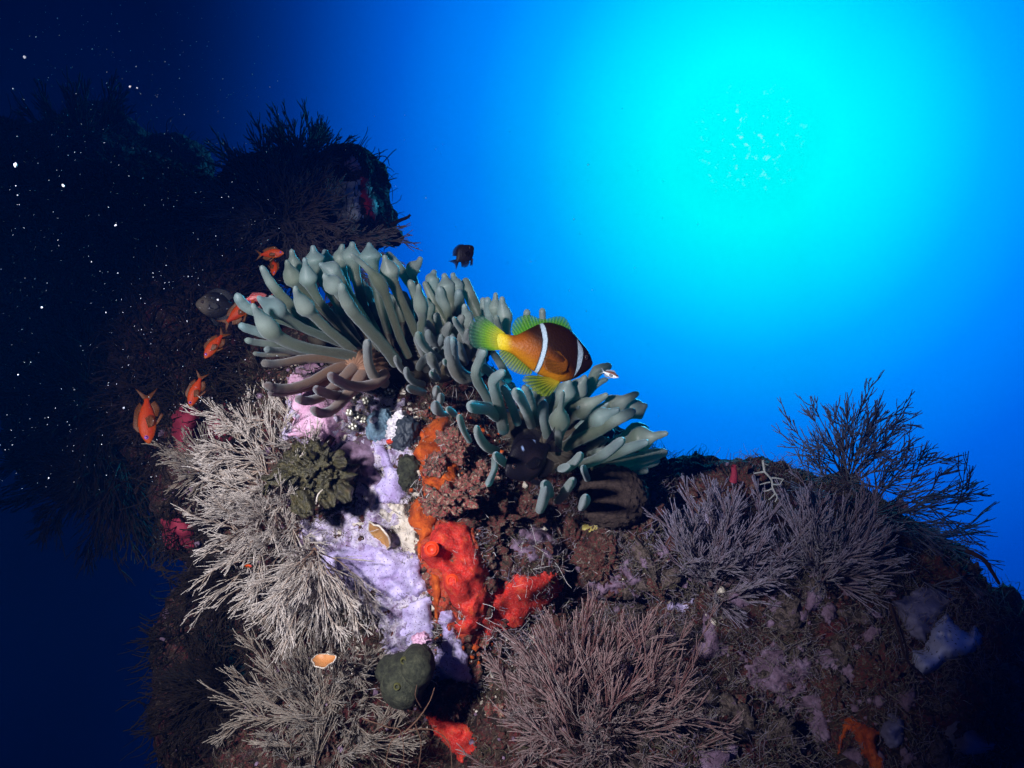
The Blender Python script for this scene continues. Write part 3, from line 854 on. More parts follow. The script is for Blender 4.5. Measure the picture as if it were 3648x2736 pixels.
# ------------------------------------------------------------------ encrusting sponges: sheets that follow the rock
def poly_sd(poly, X, Y):
    """signed distance in pixels to a polygon, positive inside"""
    P = np.asarray(poly, float)
    A, B = P, np.roll(P, -1, 0)
    best = np.full(X.shape, 1e9)
    ins = np.zeros(X.shape, bool)
    for (ax, ay), (bx, by) in zip(A, B):
        dx, dy = bx - ax, by - ay
        t = np.clip(((X - ax) * dx + (Y - ay) * dy) / (dx * dx + dy * dy + 1e-9), 0, 1)
        best = np.minimum(best, np.hypot(X - ax - t * dx, Y - ay - t * dy))
        c = (ay > Y) != (by > Y)
        ins ^= c & (X < (bx - ax) * (Y - ay) / (by - ay + 1e-12) + ax)
    return np.where(ins, best, -best)


def patch(name, poly, thick, material, label=None, cat=None, group=None, parent=None, res=6, lumps=(), bump=(0.0015, 90), edge=14,
          smooth=10, holes=(), ragged=14, seed=0, depth=None, follow=True):
    """a crust with real thickness over the rock; lumps: (px, py, radius px, height m); holes: (px, py, radius px, depth m)"""
    P = np.asarray(poly, float)
    x0, y0 = P.min(0) - 12; x1, y1 = P.max(0) + 12
    xs = np.arange(x0, x1, res); ys = np.arange(y0, y1, res)
    X, Y = np.meshgrid(xs, ys)
    sd = poly_sd(P, X, Y)
    rag = np.array([mnoise.fractal(Vector((a / 38.0 + seed, b / 38.0, 0.3)), 1.0, 2.0, 3) for a, b in zip(X.ravel(), Y.ravel())]).reshape(X.shape)
    sd = sd + ragged * rag
    inside = sd > 0
    D = np.full(X.shape, np.nan)
    for i, j in zip(*np.nonzero(inside)):
        if depth is not None:
            D[i, j] = depth
        else:
            v = ray_depth(X[i, j], Y[i, j])[0]
            if v is not None: D[i, j] = v
    med = np.nanmedian(D)
    D[np.abs(D - med) > 0.16] = np.nan
    inside &= ~np.isnan(D)
    raw = D.copy()
    for _ in range(smooth):
        acc = np.zeros(D.shape); cnt = np.zeros(D.shape)
        for di, dj in ((0, 1), (0, -1), (1, 0), (-1, 0), (0, 0)):
            Sx = np.roll(np.roll(D, di, 0), dj, 1)
            ok = ~np.isnan(Sx)
            acc[ok] += Sx[ok]; cnt[ok] += 1
        D = np.where(inside, acc / np.maximum(cnt, 1), np.nan)
    prof = 1 - np.exp(-np.clip(sd, 0, None) / edge)
    off = thick * prof - 0.003 * (1 - prof) ** 3
    for (lx, ly, lr, lh) in lumps:
        off = off + lh * np.exp(-((X - lx) ** 2 + (Y - ly) ** 2) / (lr * lr)) * prof
    for (lx, ly, lr, lh) in holes:
        off = off - lh * np.exp(-(((X - lx) ** 2 + (Y - ly) ** 2) / (lr * lr)) ** 2)
    bmp = np.zeros(X.shape)
    for i, j in zip(*np.nonzero(inside)):
        p = at(X[i, j], Y[i, j], D[i, j])
        bmp[i, j] = bump[0] * fbm((p[0] + seed, p[1], p[2]), bump[1], 3)
    off = off + bmp * prof
    front = np.minimum(D - off, raw - 0.35 * off) if follow else D - off
    back = D + 0.012
    cell = inside[:-1, :-1] & inside[1:, :-1] & inside[:-1, 1:] & inside[1:, 1:]
    used = np.zeros(X.shape, bool)
    for di in (0, 1):
        for dj in (0, 1):
            used[di:di + cell.shape[0], dj:dj + cell.shape[1]] |= cell
    idx = -np.ones(X.shape, int); n = used.sum()
    idx[used] = np.arange(n)
    if n == 0:
        return None
    Vf = at(X[used], Y[used], front[used]); Vb = at(X[used], Y[used], back[used])
    Q = []
    ci, cj = np.nonzero(cell)
    cs = set(zip(ci.tolist(), cj.tolist()))
    for i, j in cs:
        a, b, c, d = idx[i, j], idx[i + 1, j], idx[i + 1, j + 1], idx[i, j + 1]
        Q.append((a, b, c, d)); Q.append((d + n, c + n, b + n, a + n))
        if (i - 1, j) not in cs: Q.append((a, d, d + n, a + n))
        if (i + 1, j) not in cs: Q.append((c, b, b + n, c + n))
        if (i, j - 1) not in cs: Q.append((b, a, a + n, b + n))
        if (i, j + 1) not in cs: Q.append((d, c, c + n, d + n))
    o = link(name, quad_mesh(name, np.vstack([Vf, Vb]), Q), material, parent)
    if label:
        tag(o, label, cat, group)
    if parent is None:
        center_origin(o)
    return o


def ring(name, c, normal, r1, r2, height, material, parent, n=20):
    """a raised siphon rim: a short tube with a dark throat, r1 outer and r2 inner radius in metres"""
    normal = unit(normal)
    a = unit(np.cross(normal, [0.3, 0.5, 0.81])); b = np.cross(normal, a)
    th = np.linspace(0, 2 * np.pi, n, endpoint=False)
    prof = [(r1 * 1.35, -height * 0.6), (r1, 0.25 * height), (r1 * 0.97, 0.85 * height), ((r1 + r2) / 2, height), (r2, 0.85 * height), (r2 * 0.9, 0), (r2 * 0.6, -0.9 * height), (0.0001, -height)]
    V = np.concatenate([c + r * (np.cos(th)[:, None] * a + np.sin(th)[:, None] * b) + h * normal for r, h in prof])
    idx = np.arange(len(V)).reshape(len(prof), n); nx = np.roll(idx, -1, 1)
    Q = np.stack([idx[:-1], nx[:-1], nx[1:], idx[1:]], -1)
    return link(name, quad_mesh(name, V, Q), material, parent)


def X5(pts): return [(1200 + x / 2.212, 1400 + y / 2.212) for x, y in pts]
def X7(pts): return [(600 + x / 1.8433, 1986 + y / 1.8433) for x, y in pts]
def XB(pts): return [(2900 + x / 1.984, 1900 + y / 1.984) for x, y in pts]
def XT(pts): return [(1050 + x / 3.16, 1300 + y / 3.16) for x, y in pts]
def XR(pts): return [(2150 + x / 2.765, 1600 + y / 2.765) for x, y in pts]


M_LILAC = mottled('lilac_sponge', [(0.25, (0.20, 0.12, 0.30)), (0.5, (0.42, 0.36, 0.62)), (0.62, (0.56, 0.50, 0.76)), (0.8, (0.70, 0.62, 0.70))], 45, 0.7, 0.9, 0.003, 330, (330, 0.16, (0.12, 0.07, 0.16)))
M_PINK = mottled('pink_crust', [(0.25, (0.22, 0.10, 0.16)), (0.45, (0.48, 0.26, 0.40)), (0.6, (0.62, 0.40, 0.55)), (0.8, (0.74, 0.62, 0.64))], 50, 0.75, 0.8, 0.003, 300)
M_REDS = mottled('red_tunicate_skin', [(0.28, (0.30, 0.010, 0.006)), (0.42, (0.55, 0.016, 0.010)), (0.54, (0.66, 0.028, 0.016)), (0.64, (0.66, 0.075, 0.015)), (0.76, (0.68, 0.13, 0.12))], 85, 0.7, 0.9, 0.004, 330, (380, 0.10, (0.26, 0.010, 0.008)), 0.2, (520, (0.62, 0.20, 0.18), 0.5), 0.12)
M_ORANGE = mottled('orange_sponge', [(0.28, (0.12, 0.020, 0.004)), (0.44, (0.36, 0.050, 0.005)), (0.58, (0.52, 0.095, 0.008)), (0.72, (0.56, 0.17, 0.04))], 85, 0.65, 0.9, 0.004, 300, (420, 0.12, (0.24, 0.05, 0.01)))
M_CRIM = mottled('crimson_sponge', [(0.3, (0.16, 0.012, 0.03)), (0.6, (0.28, 0.025, 0.055)), (0.8, (0.32, 0.07, 0.09))], 40, 0.75, 0.6, 0.003, 200)
M_WHITE = mottled('white_sponge', [(0.3, (0.34, 0.36, 0.58)), (0.7, (0.58, 0.60, 0.86))], 30, 0.6, 0.5, 0.002, 160, (190, 0.16, (0.06, 0.05, 0.10)))
M_BLUEG = mottled('blue_grey_sponge', [(0.3, (0.10, 0.09, 0.17)), (0.7, (0.20, 0.19, 0.31))], 26, 0.7, 0.6, 0.003, 160)
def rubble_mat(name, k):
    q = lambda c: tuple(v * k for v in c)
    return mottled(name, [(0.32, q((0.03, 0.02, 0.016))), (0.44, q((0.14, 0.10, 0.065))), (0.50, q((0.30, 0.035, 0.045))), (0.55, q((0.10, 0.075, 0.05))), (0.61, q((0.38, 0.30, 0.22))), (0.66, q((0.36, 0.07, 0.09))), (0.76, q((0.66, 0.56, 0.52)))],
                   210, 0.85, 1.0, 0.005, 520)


M_RUBLIT = rubble_mat('crusty_rubble', 1.35)  # lit copy: rubble colours brightened where the dive light falls
M_RUBDK = rubble_mat('dark_rubble', 0.55)  # same colours darkened for rubble outside the lit area; also the grit
M_WEED = mottled('green_weed', [(0.36, (0.004, 0.004, 0.002)), (0.48, (0.014, 0.014, 0.003)), (0.58, (0.032, 0.028, 0.003)), (0.68, (0.036, 0.018, 0.004)), (0.8, (0.12, 0.10, 0.07))], 150, 0.45, 0.8, 0.003, 300, None, 0.4, (700, (0.30, 0.26, 0.18), 0.3))
M_SQUIRT = mottled('green_sea_squirt_skin', [(0.34, (0.010, 0.011, 0.008)), (0.52, (0.030, 0.034, 0.021)), (0.72, (0.065, 0.066, 0.042))], 130, 0.8, 0.9, 0.003, 420, (500, .12, (.008, .008, .006)))
M_BSQ = mottled('blue_sea_squirt_skin', [(0.3, (0.06, 0.11, 0.16)), (0.6, (0.16, 0.26, 0.34)), (0.8, (0.28, 0.36, 0.36))], 130, 0.45, 0.5, 0.001, 500)
M_GEL = mottled('white_jelly', [(0.3, (0.55, 0.52, 0.60)), (0.7, (0.80, 0.77, 0.80))], 150, 0.5, 1.0, 0.003, 380)
M_OCHRE = mottled('ochre_shell', [(0.3, (0.22, 0.10, 0.03)), (0.7, (0.40, 0.22, 0.08))], 60, 0.5, 0.4, 0.001)
M_RIM = mottled('chalky_white', [(0.32, (0.12, 0.08, 0.06)), (0.5, (0.50, 0.44, 0.38)), (0.7, (0.70, 0.66, 0.60))], 150, 0.8, 0.9, 0.002)
M_YELL = mottled('yellow_sponge', [(0.3, (0.40, 0.30, 0.05)), (0.7, (0.62, 0.55, 0.20))], 120, 0.7, 0.8, 0.003)
M_BROWNC = mottled('brown_coral', [(0.3, (0.025, 0.016, 0.014)), (0.7, (0.085, 0.058, 0.05))], 180, 0.9, 1.0, 0.005, 420)
M_MAUVE = mottled('mauve_crust', [(0.28, (0.05, 0.03, 0.045)), (0.48, (0.16, 0.10, 0.16)), (0.75, (0.30, 0.22, 0.34))], 60, 0.8, 0.9, 0.003, 300)
M_SIL = mottled('grey_silt', [(0.3, (0.42, 0.44, 0.50)), (0.7, (0.76, 0.78, 0.84))], 30, 0.9, 0.8, 0.006, 120)
M_DKRED = mottled('dark_red_sponge', [(0.3, (0.40, 0.015, 0.03)), (0.7, (0.62, 0.03, 0.05))], 40, 0.7, 0.6, 0.003)
M_CREAM = mottled('cream_crust', [(0.25, (0.30, 0.22, 0.16)), (0.45, (0.62, 0.55, 0.46)), (0.7, (0.78, 0.72, 0.66))], 140, 0.85, 1.0, 0.004, 420)

M_WALL = mottled('pale_wall_crust', [(0.28, (0.10, 0.06, 0.10)), (0.38, (0.34, 0.25, 0.44)), (0.48, (0.56, 0.50, 0.72)), (0.58, (0.74, 0.68, 0.78)), (0.66, (0.62, 0.48, 0.60)), (0.76, (0.78, 0.74, 0.70))], 62, 0.8, 1.0, 0.005, 340, (260, 0.14, (0.08, 0.05, 0.09)), .25, (420, (0.16, 0.10, 0.12), .55))
patch('encrusting_sponge', [(1000, 1400), (1040, 1310), (1150, 1290), (1260, 1360), (1430, 1410), (1490, 1560), (1475, 1700), (1450, 1830), (1500, 1960), (1530, 2150), (1560, 2300), (1690, 2420), (1640, 2455), (1540, 2430), (1450, 2390), (1370, 2340), (1340, 2200),
                            (1150, 2090), (1050, 1980), (1060, 1850), (1250, 1790), (1270, 1660), (1000, 1570)],
      .004, M_WALL, 'pale lilac and white crust sheet covering the lit face of the rock', 'sponge', 'lilac and pink crusts', res=7, edge=22, bump=(.011, 85), ragged=26, smooth=5,
      lumps=[(1330, 1860, 60, .006), (1200, 1500, 60, .006), (1450, 2100, 60, .006), (1440, 2260, 70, .006)])
# lilac and pink crusts, from the crown of the pillar down
patch('encrusting_sponge', [(1000, 1400), (1040, 1320), (1100, 1285), (1160, 1300), (1200, 1390), (1270, 1440), (1250, 1500), (1260, 1570), (1180, 1600), (1100, 1570), (1010, 1560), (1050, 1480)],
      .009, M_PINK, 'pink crust under the lowest brown tentacles of the larger anemone', 'sponge', 'lilac and pink crusts', lumps=[(1090, 1440, 30, .006), (1180, 1500, 36, .006), (1130, 1540, 25, .005)])
patch('encrusting_sponge', [(1180, 1590), (1270, 1545), (1330, 1570), (1350, 1640), (1370, 1720), (1320, 1760), (1250, 1700), (1170, 1660)],
      .010, M_MAUVE, 'dull mauve crust with small points between the green weed and the lilac strip', 'sponge', 'lilac and pink crusts', lumps=[(1230, 1600, 30, .012), (1300, 1660, 26, .014), (1260, 1650, 20, .01)], bump=(.004, 120))
patch('encrusting_sponge', [(1325, 1575), (1372, 1580), (1405, 1640), (1440, 1700), (1455, 1760), (1430, 1800), (1350, 1795), (1320, 1745), (1365, 1690), (1335, 1630)],
      .011, M_LILAC, 'narrow lilac sponge strip below the blue sea squirt', 'sponge', 'lilac and pink crusts', lumps=[(1400, 1750, 40, .008), (1370, 1620, 25, .006)])
patch('encrusting_sponge', [(1130, 1960), (1290, 1940), (1360, 1935), (1430, 1965), (1490, 1990), (1510, 2040), (1525, 2090), (1500, 2140), (1400, 2150), (1330, 2120), (1250, 2085), (1150, 2060)],
      .012, M_LILAC, 'broad pitted lilac sponge left of the red sea squirt, under the ochre shell', 'sponge', 'lilac and pink crusts', lumps=[(1380, 2010, 60, .010), (1460, 2070, 45, .010), (1280, 2020, 50, .007)], bump=(.006, 95))
patch('encrusting_sponge', [(1400, 2150), (1470, 2130), (1535, 2120), (1545, 2210), (1550, 2290), (1500, 2310), (1440, 2320), (1370, 2340), (1400, 2260), (1420, 2200)],
      .011, M_LILAC, 'smooth lilac sponge tongue above the green sea squirt', 'sponge', 'lilac and pink crusts', lumps=[(1490, 2200, 50, .008)])
patch('encrusting_sponge', [(1560, 2170), (1610, 2165), (1650, 2200), (1615, 2230), (1640, 2270), (1670, 2340), (1690, 2420), (1630, 2440), (1560, 2425), (1540, 2340), (1565, 2290)],
      .012, M_LILAC, 'grainy lilac sponge lobe right of the green sea squirt', 'sponge', 'lilac and pink crusts', lumps=[(1610, 2370, 50, .009), (1590, 2190, 25, .006)], bump=(.004, 160))
patch('encrusting_sponge', [(1330, 1790), (1440, 1790), (1470, 1860), (1500, 1930), (1480, 1990), (1430, 1960), (1400, 1890), (1340, 1850)],
      .009, M_CREAM, 'cream worn crust between the ochre shell and the orange sponge', 'sponge', 'lilac and pink crusts', bump=(.005, 110), ragged=8)
patch('encrusting_sponge', [(602, 1480), (640, 1440), (720, 1450), (760, 1480), (800, 1420), (835, 1470), (860, 1560), (800, 1640), (720, 1640), (620, 1620)],
      .008, M_CRIM, 'crimson sponge with a dark hole behind the pale beige bushes, below two orange fish', 'sponge', holes=[(716, 1492, 16, .012)], lumps=[(660, 1520, 60, .008), (790, 1500, 40, .01)])
patch('encrusting_sponge', [(570, 1850), (640, 1830), (690, 1880), (690, 1950), (620, 1980), (560, 1940)], .008, M_CRIM, 'dim dark red sponge below the crimson one, at the edge of the dark water', 'sponge', lumps=[(630, 1900, 40, .012)])


patch('orange_sponge', [(1520, 1860), (1600, 1840), (1680, 1860), (1740, 1960), (1780, 2060), (1850, 2080), (1830, 2180), (1760, 2240), (1700, 2290), (1620, 2300), (1570, 2260), (1545, 2160), (1500, 2030), (1490, 1940)],
      .005, mottled('dull_red_crust', [(0.28, (0.09, 0.012, 0.008)), (0.42, (0.34, 0.024, 0.014)), (0.55, (0.46, 0.060, 0.012)), (0.66, (0.42, 0.03, 0.03)), (0.76, (0.40, 0.22, 0.16))], 95, .8, 1.0, .005, 330, (300, .12, (.10, .01, .01)), .2, (420, (.3, .2, .16), .5)),
      'ragged dull red crust that spreads out behind the red sea squirt', 'sponge', 'orange sponges', ragged=30, bump=(.010, 85), smooth=4)


def red_tunicate():
    o = empty('red_sea_squirt', at(1620, 2050, .88).tolist(), 'bright red sea squirt colony with two round siphons in the middle of the rock', 'sea squirt')
    patch('body', [(1543, 1868), (1607, 1852), (1672, 1868), (1683, 1911), (1706, 1960), (1742, 2033), (1738, 2090), (1765, 2140), (1740, 2200), (1712, 2235), (1680, 2268), (1632, 2262), (1612, 2225), (1650, 2200),
                    (1600, 2150), (1577, 2100), (1572, 2040), (1530, 2028), (1502, 1990), (1498, 1950), (1530, 1910)], .015, M_REDS, parent=o, res=5,
          lumps=[(1537, 1965, 42, .020), (1625, 2080, 50, .018), (1690, 2030, 40, .010), (1640, 1900, 50, .006), (1690, 2180, 50, .012), (1660, 2245, 28, .010)], holes=[(1608, 1990, 24, .014)], edge=12, bump=(.006, 62), ragged=8)
    M_TH = mottled('orange_throat', [(0.3, (0.58, 0.028, 0.006)), (0.7, (0.66, 0.06, 0.012))], 60, 0.4, 0.2, 0.001)
    for (px, py, r, dz) in ((1537, 1956, 20, .040), (1610, 2068, 17, .034)):
        d = depth_at(px, py) - dz + .003
        ring('siphon', at(px, py, d), vcam(-0.1, 0.1, 1), r * d / F, r * .8 * d / F, .0016, M_TH, o)


red_tunicate()
patch('red_sponge', [(1700, 2130), (1745, 2095), (1790, 2070), (1845, 2040), (1900, 2050), (1995, 2035), (2010, 2110), (1930, 2180), (1840, 2240), (1740, 2270), (1690, 2230)], .014, M_REDS,
      'red sponge behind the pale tips of the front brown bush', 'sponge', lumps=[(1870, 2105, 40, .01), (1780, 2150, 30, .008), (1965, 2090, 25, .008)])
patch('orange_sponge', [(1500, 1510), (1560, 1490), (1604, 1486), (1600, 1545), (1620, 1600), (1640, 1700), (1620, 1760), (1560, 1790), (1500, 1780), (1500, 1726), (1486, 1672), (1476, 1620), (1484, 1570)],
      .016, M_ORANGE, 'orange sponge climbing the rock beside the blue sea squirt', 'sponge', 'orange sponges', lumps=[(1570, 1520, 28, .012), (1510, 1610, 34, .008)], bump=(.003, 100), res=5, edge=10)
patch('orange_sponge', [(1450, 1810), (1490, 1765), (1530, 1752), (1600, 1760), (1560, 1850), (1540, 1900), (1505, 1930), (1494, 1985), (1480, 1965), (1486, 1915), (1450, 1850)],
      .013, M_ORANGE, 'orange sponge collar under the crusty ledge, left of the red sea squirt', 'sponge', 'orange sponges', lumps=[(1470, 1820, 25, .008)], res=5, edge=10)
patch('orange_sponge', [(1530, 2035), (1570, 2048), (1578, 2105), (1572, 2140), (1560, 2225), (1545, 2200), (1542, 2140), (1533, 2090)], .012, M_ORANGE, 'thin orange sponge drip between the lilac sponge and the red sea squirt', 'sponge', 'orange sponges', res=5, edge=8, ragged=4)
patch('orange_sponge', [(1690, 1870), (1735, 1880), (1745, 1950), (1790, 2040), (1800, 2090), (1760, 2100), (1735, 2030), (1705, 1955)], .006, M_ORANGE, 'dull orange sponge fringe on the right of the red sea squirt', 'sponge', 'orange sponges', ragged=14)
patch('orange_sponge', [(1500, 2530), (1545, 2490), (1570, 2540), (1640, 2570), (1690, 2600), (1700, 2680), (1640, 2720), (1560, 2640)], .008, M_REDS, 'red and orange sponge low down behind the bare branching weed', 'sponge', 'orange sponges', lumps=[(1550, 2550, 25, .01), (1620, 2600, 30, .01)], bump=(.005, 110))
patch('orange_sponge', XB([(200, 1330), (260, 1290), (340, 1350), (430, 1360), (460, 1420), (440, 1500), (510, 1620), (520, 1690), (400, 1690), (330, 1560), (310, 1480), (250, 1400), (170, 1560), (165, 1450)]), .012, M_ORANGE,
      'orange sponge with a large dark opening in the bottom right corner', 'sponge', 'orange sponges', lumps=[(3080, 2610, 40, .012), (3110, 2660, 40, .01)], res=6)
patch('white_sponge', XB([(935, 550), (960, 575), (1000, 640), (1090, 690), (1140, 640), (1175, 690), (1210, 730), (1190, 820), (1060, 880), (950, 900), (850, 990), (760, 1015), (700, 950), (680, 820), (760, 815), (800, 760), (820, 690), (870, 610)]), .024, M_WHITE,
      'white sponge dotted with tiny pores on the lower right rock', 'sponge', smooth=40, follow=False, ragged=6, lumps=[(3390, 2290, 60, .014), (3290, 2370, 40, .010), (3470, 2270, 40, .008)], holes=[(3350, 2265, 12, .006), (3376, 2268, 10, .005)], edge=16, bump=(.001, 60), res=5)
patch('blue_grey_sponge', XB([(560, 470), (770, 370), (900, 370), (1010, 460), (940, 540), (870, 620), (790, 770), (680, 740), (590, 580)]), .012, M_BLUEG, 'smooth blue grey sponge just above the white sponge', 'sponge', 'blue grey sponges', lumps=[(3260, 2180, 70, .01)])
patch('blue_grey_sponge', XB([(470, 1330), (530, 1270), (620, 1290), (660, 1360), (640, 1480), (560, 1540), (480, 1500)]), .01, M_BLUEG, 'blue grey sponge right of the bottom orange sponge', 'sponge', 'blue grey sponges', lumps=[(3170, 2600, 30, .014), (3210, 2570, 25, .01)], bump=(.005, 90))
patch('blue_grey_sponge', XB([(880, 1330), (1050, 1290), (1250, 1330), (1370, 1420), (1250, 1560), (1000, 1580), (880, 1480)]), .01, M_BLUEG, 'large dim blue grey sponge low in the bottom right corner', 'sponge', 'blue grey sponges', lumps=[(3450, 2630, 70, .01)])
patch('blue_grey_sponge', XB([(-20, 1110), (60, 1080), (110, 1200), (90, 1350), (130, 1450), (40, 1480), (-60, 1400)]), .01, M_MAUVE, 'dim mauve sponge at the bottom, left of the orange sponge with the opening', 'sponge', 'blue grey sponges')
patch('blue_grey_sponge', XB([(580, 1120), (700, 1100), (740, 1200), (660, 1280), (580, 1220)]), .008, M_MAUVE, 'small mauve sponge below the dark hollow, beneath the white sponge', 'sponge', 'blue grey sponges')
patch('encrusting_sponge', XR([(590, 560), (700, 550), (800, 560), (930, 600), (1230, 620), (1250, 720), (1150, 780), (960, 770), (800, 680), (620, 640)]), .01, M_LILAC, 'violet sponge with round holes seen through the upright grey bush', 'sponge', 'lilac and pink crusts', holes=[(2418, 1822, 12, .012)], bump=(.004, 120))
patch('encrusting_sponge', XR([(400, 860), (440, 790), (530, 760), (560, 820), (470, 880), (430, 950), (385, 950)]), .008, M_LILAC, 'small violet sponge at the left foot of the upright grey bush', 'sponge', 'lilac and pink crusts', lumps=[(2320, 1905, 25, .014)], edge=8)
patch('encrusting_sponge', XR([(620, 1480), (740, 1490), (850, 1520), (880, 1470), (890, 1580), (800, 1610), (640, 1600)]), .01, M_LILAC, 'bright violet sponge lump below the upright grey bush', 'sponge', 'lilac and pink crusts', lumps=[(2400, 2160, 25, .012)], edge=8)
patch('yellow_sponge', X5([(1880, 1060), (1930, 1020), (1990, 1030), (2080, 1040), (2050, 1100), (1960, 1120), (1890, 1110)]), .008, M_YELL, 'pale yellow sponge spot in the dark hollow under the brown round coral', 'sponge', lumps=[(2080, 1885, 14, .008)])
patch('dark_red_sponge', [(1280, 640), (1315, 630), (1335, 690), (1352, 740), (1350, 785), (1315, 780), (1288, 740), (1278, 690)], .010, M_DKRED, 'dark red sponge on the right edge of the outlying rock', 'sponge', lumps=[(1320, 730, 30, .008)])
patch('silty_crust', [(1150, 660), (1190, 650), (1285, 640), (1290, 740), (1300, 780), (1240, 800), (1170, 760), (1140, 700)], .012, M_SIL, 'grey silty bare face of the outlying rock, beside the dark red sponge', 'sponge', bump=(.01, 30))
patch('pink_spot_crust', [(1215, 580), (1250, 545), (1280, 560), (1290, 600), (1240, 610)], .012, M_PINK, 'small magenta crust near the top of the outlying rock', 'sponge')


def lump_thing(name, px, py, d, rx, ry, rz, material, label, cat, rough=.006, scale=60, group=None, seed=0, sub=5):
    bm = bmesh.new()
    bmesh.ops.create_icosphere(bm, subdivisions=sub, radius=1)
    k = d / F
    for v in bm.verts:
        u = np.array(v.co)
        p = (u * np.array([rx * k, ry * k, rz]))
        n = unit(u)
        w = (p + seed) * 1.0
        p = p + n * (rough * fbm(w, scale, 4) + rough * .5 * fbm(w + 3, scale * 4, 3))
        v.co = Vector((CM @ p).tolist())
    for f in bm.faces: f.smooth = True
    me = bpy.data.meshes.new(name); bm.to_mesh(me); bm.free()
    me.materials.append(material)
    o = bpy.data.objects.new(name, me); COL.objects.link(o)
    o.location = Vector(at(px, py, d).tolist())
    if label: tag(o, label, cat, group)
    return o


def as_part(o, parent):
    o.location = Vector(o.location) - parent_loc(parent)
    o.parent = parent
    return o


# crusty rubble pieces on the pillar
G3 = 'crusty rubble pieces'
LUMPS = []
for (px, py, rx, ry, rz, dz, lab, ro) in [
    (1622, 1590, 44, 62, .020, .020, 'red crusted rubble knob right of the upper orange sponge', .012),
    (1550, 1660, 36, 34, .014, .016, 'cream and red rubble chip on the upper orange sponge', .009),
    (1710, 1690, 40, 44, .018, .012, 'mottled red rubble knob beside the lowest tentacles of the smaller anemone', .012),
    (1590, 1785, 84, 30, .024, .020, 'crusty grey red ledge across the top of the red sea squirt', .012),
    (1680, 1735, 60, 30, .02, .014, 'pale pink rubble sliver at the right end of the crusty ledge', .01),
    (1760, 1860, 70, 60, .025, .006, 'brown rubble lump right of the crusty ledge', .016),
    (1740, 1960, 46, 80, .018, .006, 'grey purple crusted rubble strip at the right edge of the red sea squirt', .012),
    (1850, 1830, 70, 46, .02, .004, 'dark brown rubble lump under the smaller anemone', .014),
    (2030, 1930, 110, 46, .03, .008, 'long brown shelf of rubble above the red sponge', .016),
    (2140, 1990, 70, 60, .025, .006, 'reddish brown rubble lump left of the upright grey bush', .014),
    (2050, 2090, 60, 60, .02, .004, 'brown rubble lump at the right of the red sponge', .014),
    (1570, 2490, 80, 50, .02, .006, 'rough tan rubble under the grainy lilac lobe', .012),
    (2450, 1760, 90, 40, .03, .01, 'mauve brown rubble heap on the ridge skyline', .02),
    (2620, 1720, 90, 46, .03, .01, 'knobbly rubble heap at the top of the ridge, behind the white lace coral', .02),
    (2260, 1830, 80, 60, .03, .01, 'tan rubble lump right of the brown round coral', .016),
    (3150, 2400, 60, 46, .025, .0, 'tan rubble lump left of the white sponge', .02),
    (3500, 2560, 80, 60, .03, .0, 'brown holed rubble below the white sponge', .025),
    (2960, 2500, 40, 110, .025, .0, 'tall tan rubble finger in the lower right', .014),
    (3540, 2330, 30, 90, .02, .0, 'pale upright rubble finger right of the white sponge', .012),
    (3350, 2060, 100, 40, .03, .0, 'brown rubble crest on the sloping right skyline', .02),
]:
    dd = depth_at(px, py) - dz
    LUMPS.append(lump_thing('crusty_rubble', px, py, dd, rx, ry, rz, M_RUBLIT if px < 1720 and py < 1800 else M_RUBDK, lab, 'rubble', ro, 85, G3, px * .01, 5))  # brightened copy inside the lit area, darkened copy elsewhere

lump_thing('round_coral', 2185, 1770, 0.99, 125, 110, .05, M_BROWNC, 'round fuzzy brown coral under the right end of the smaller anemone', 'coral', .003, 200)


def green_squirt():
    o = empty('green_sea_squirt', at(1445, 2420, .86).tolist(), 'smooth dull green sea squirt with small dark openings below the lilac sponge', 'sea squirt')
    d = 0.848
    b = lump_thing('body', 1440, 2425, d, 82, 100, .030, M_SQUIRT, None, None, .004, 14, None, 4)
    as_part(b, o)
    b2 = lump_thing('lobe', 1490, 2370, d - .004, 62, 78, .028, M_SQUIRT, None, None, .003, 14, None, 6); as_part(b2, o)
    b3 = lump_thing('lobe', 1385, 2390, d + .004, 50, 50, .022, M_SQUIRT, None, None, .003, 14, None, 8); as_part(b3, o)
    M_DH = mottled('dark_opening', [(0.3, (0.02, 0.02, 0.01)), (0.7, (0.10, 0.10, 0.02))], 300, 0.6, 0.2, 0.001)
    for (px, py, r, dz) in ((1439, 2355, 11, -.0235), (1415, 2447, 11, -.031)):
        ring('siphon', at(px, py, d + dz), vcam(-.15, .1, 1), r * d / F, r * .7 * d / F, .0022, M_DH, o, 14)


green_squirt()
lump_thing('pink_tube_worm', 1500, 2278, .86, 30, 18, .012, M_PINK, 'small pink holed crust perched above the green sea squirt', 'tube worm', .004, 120)


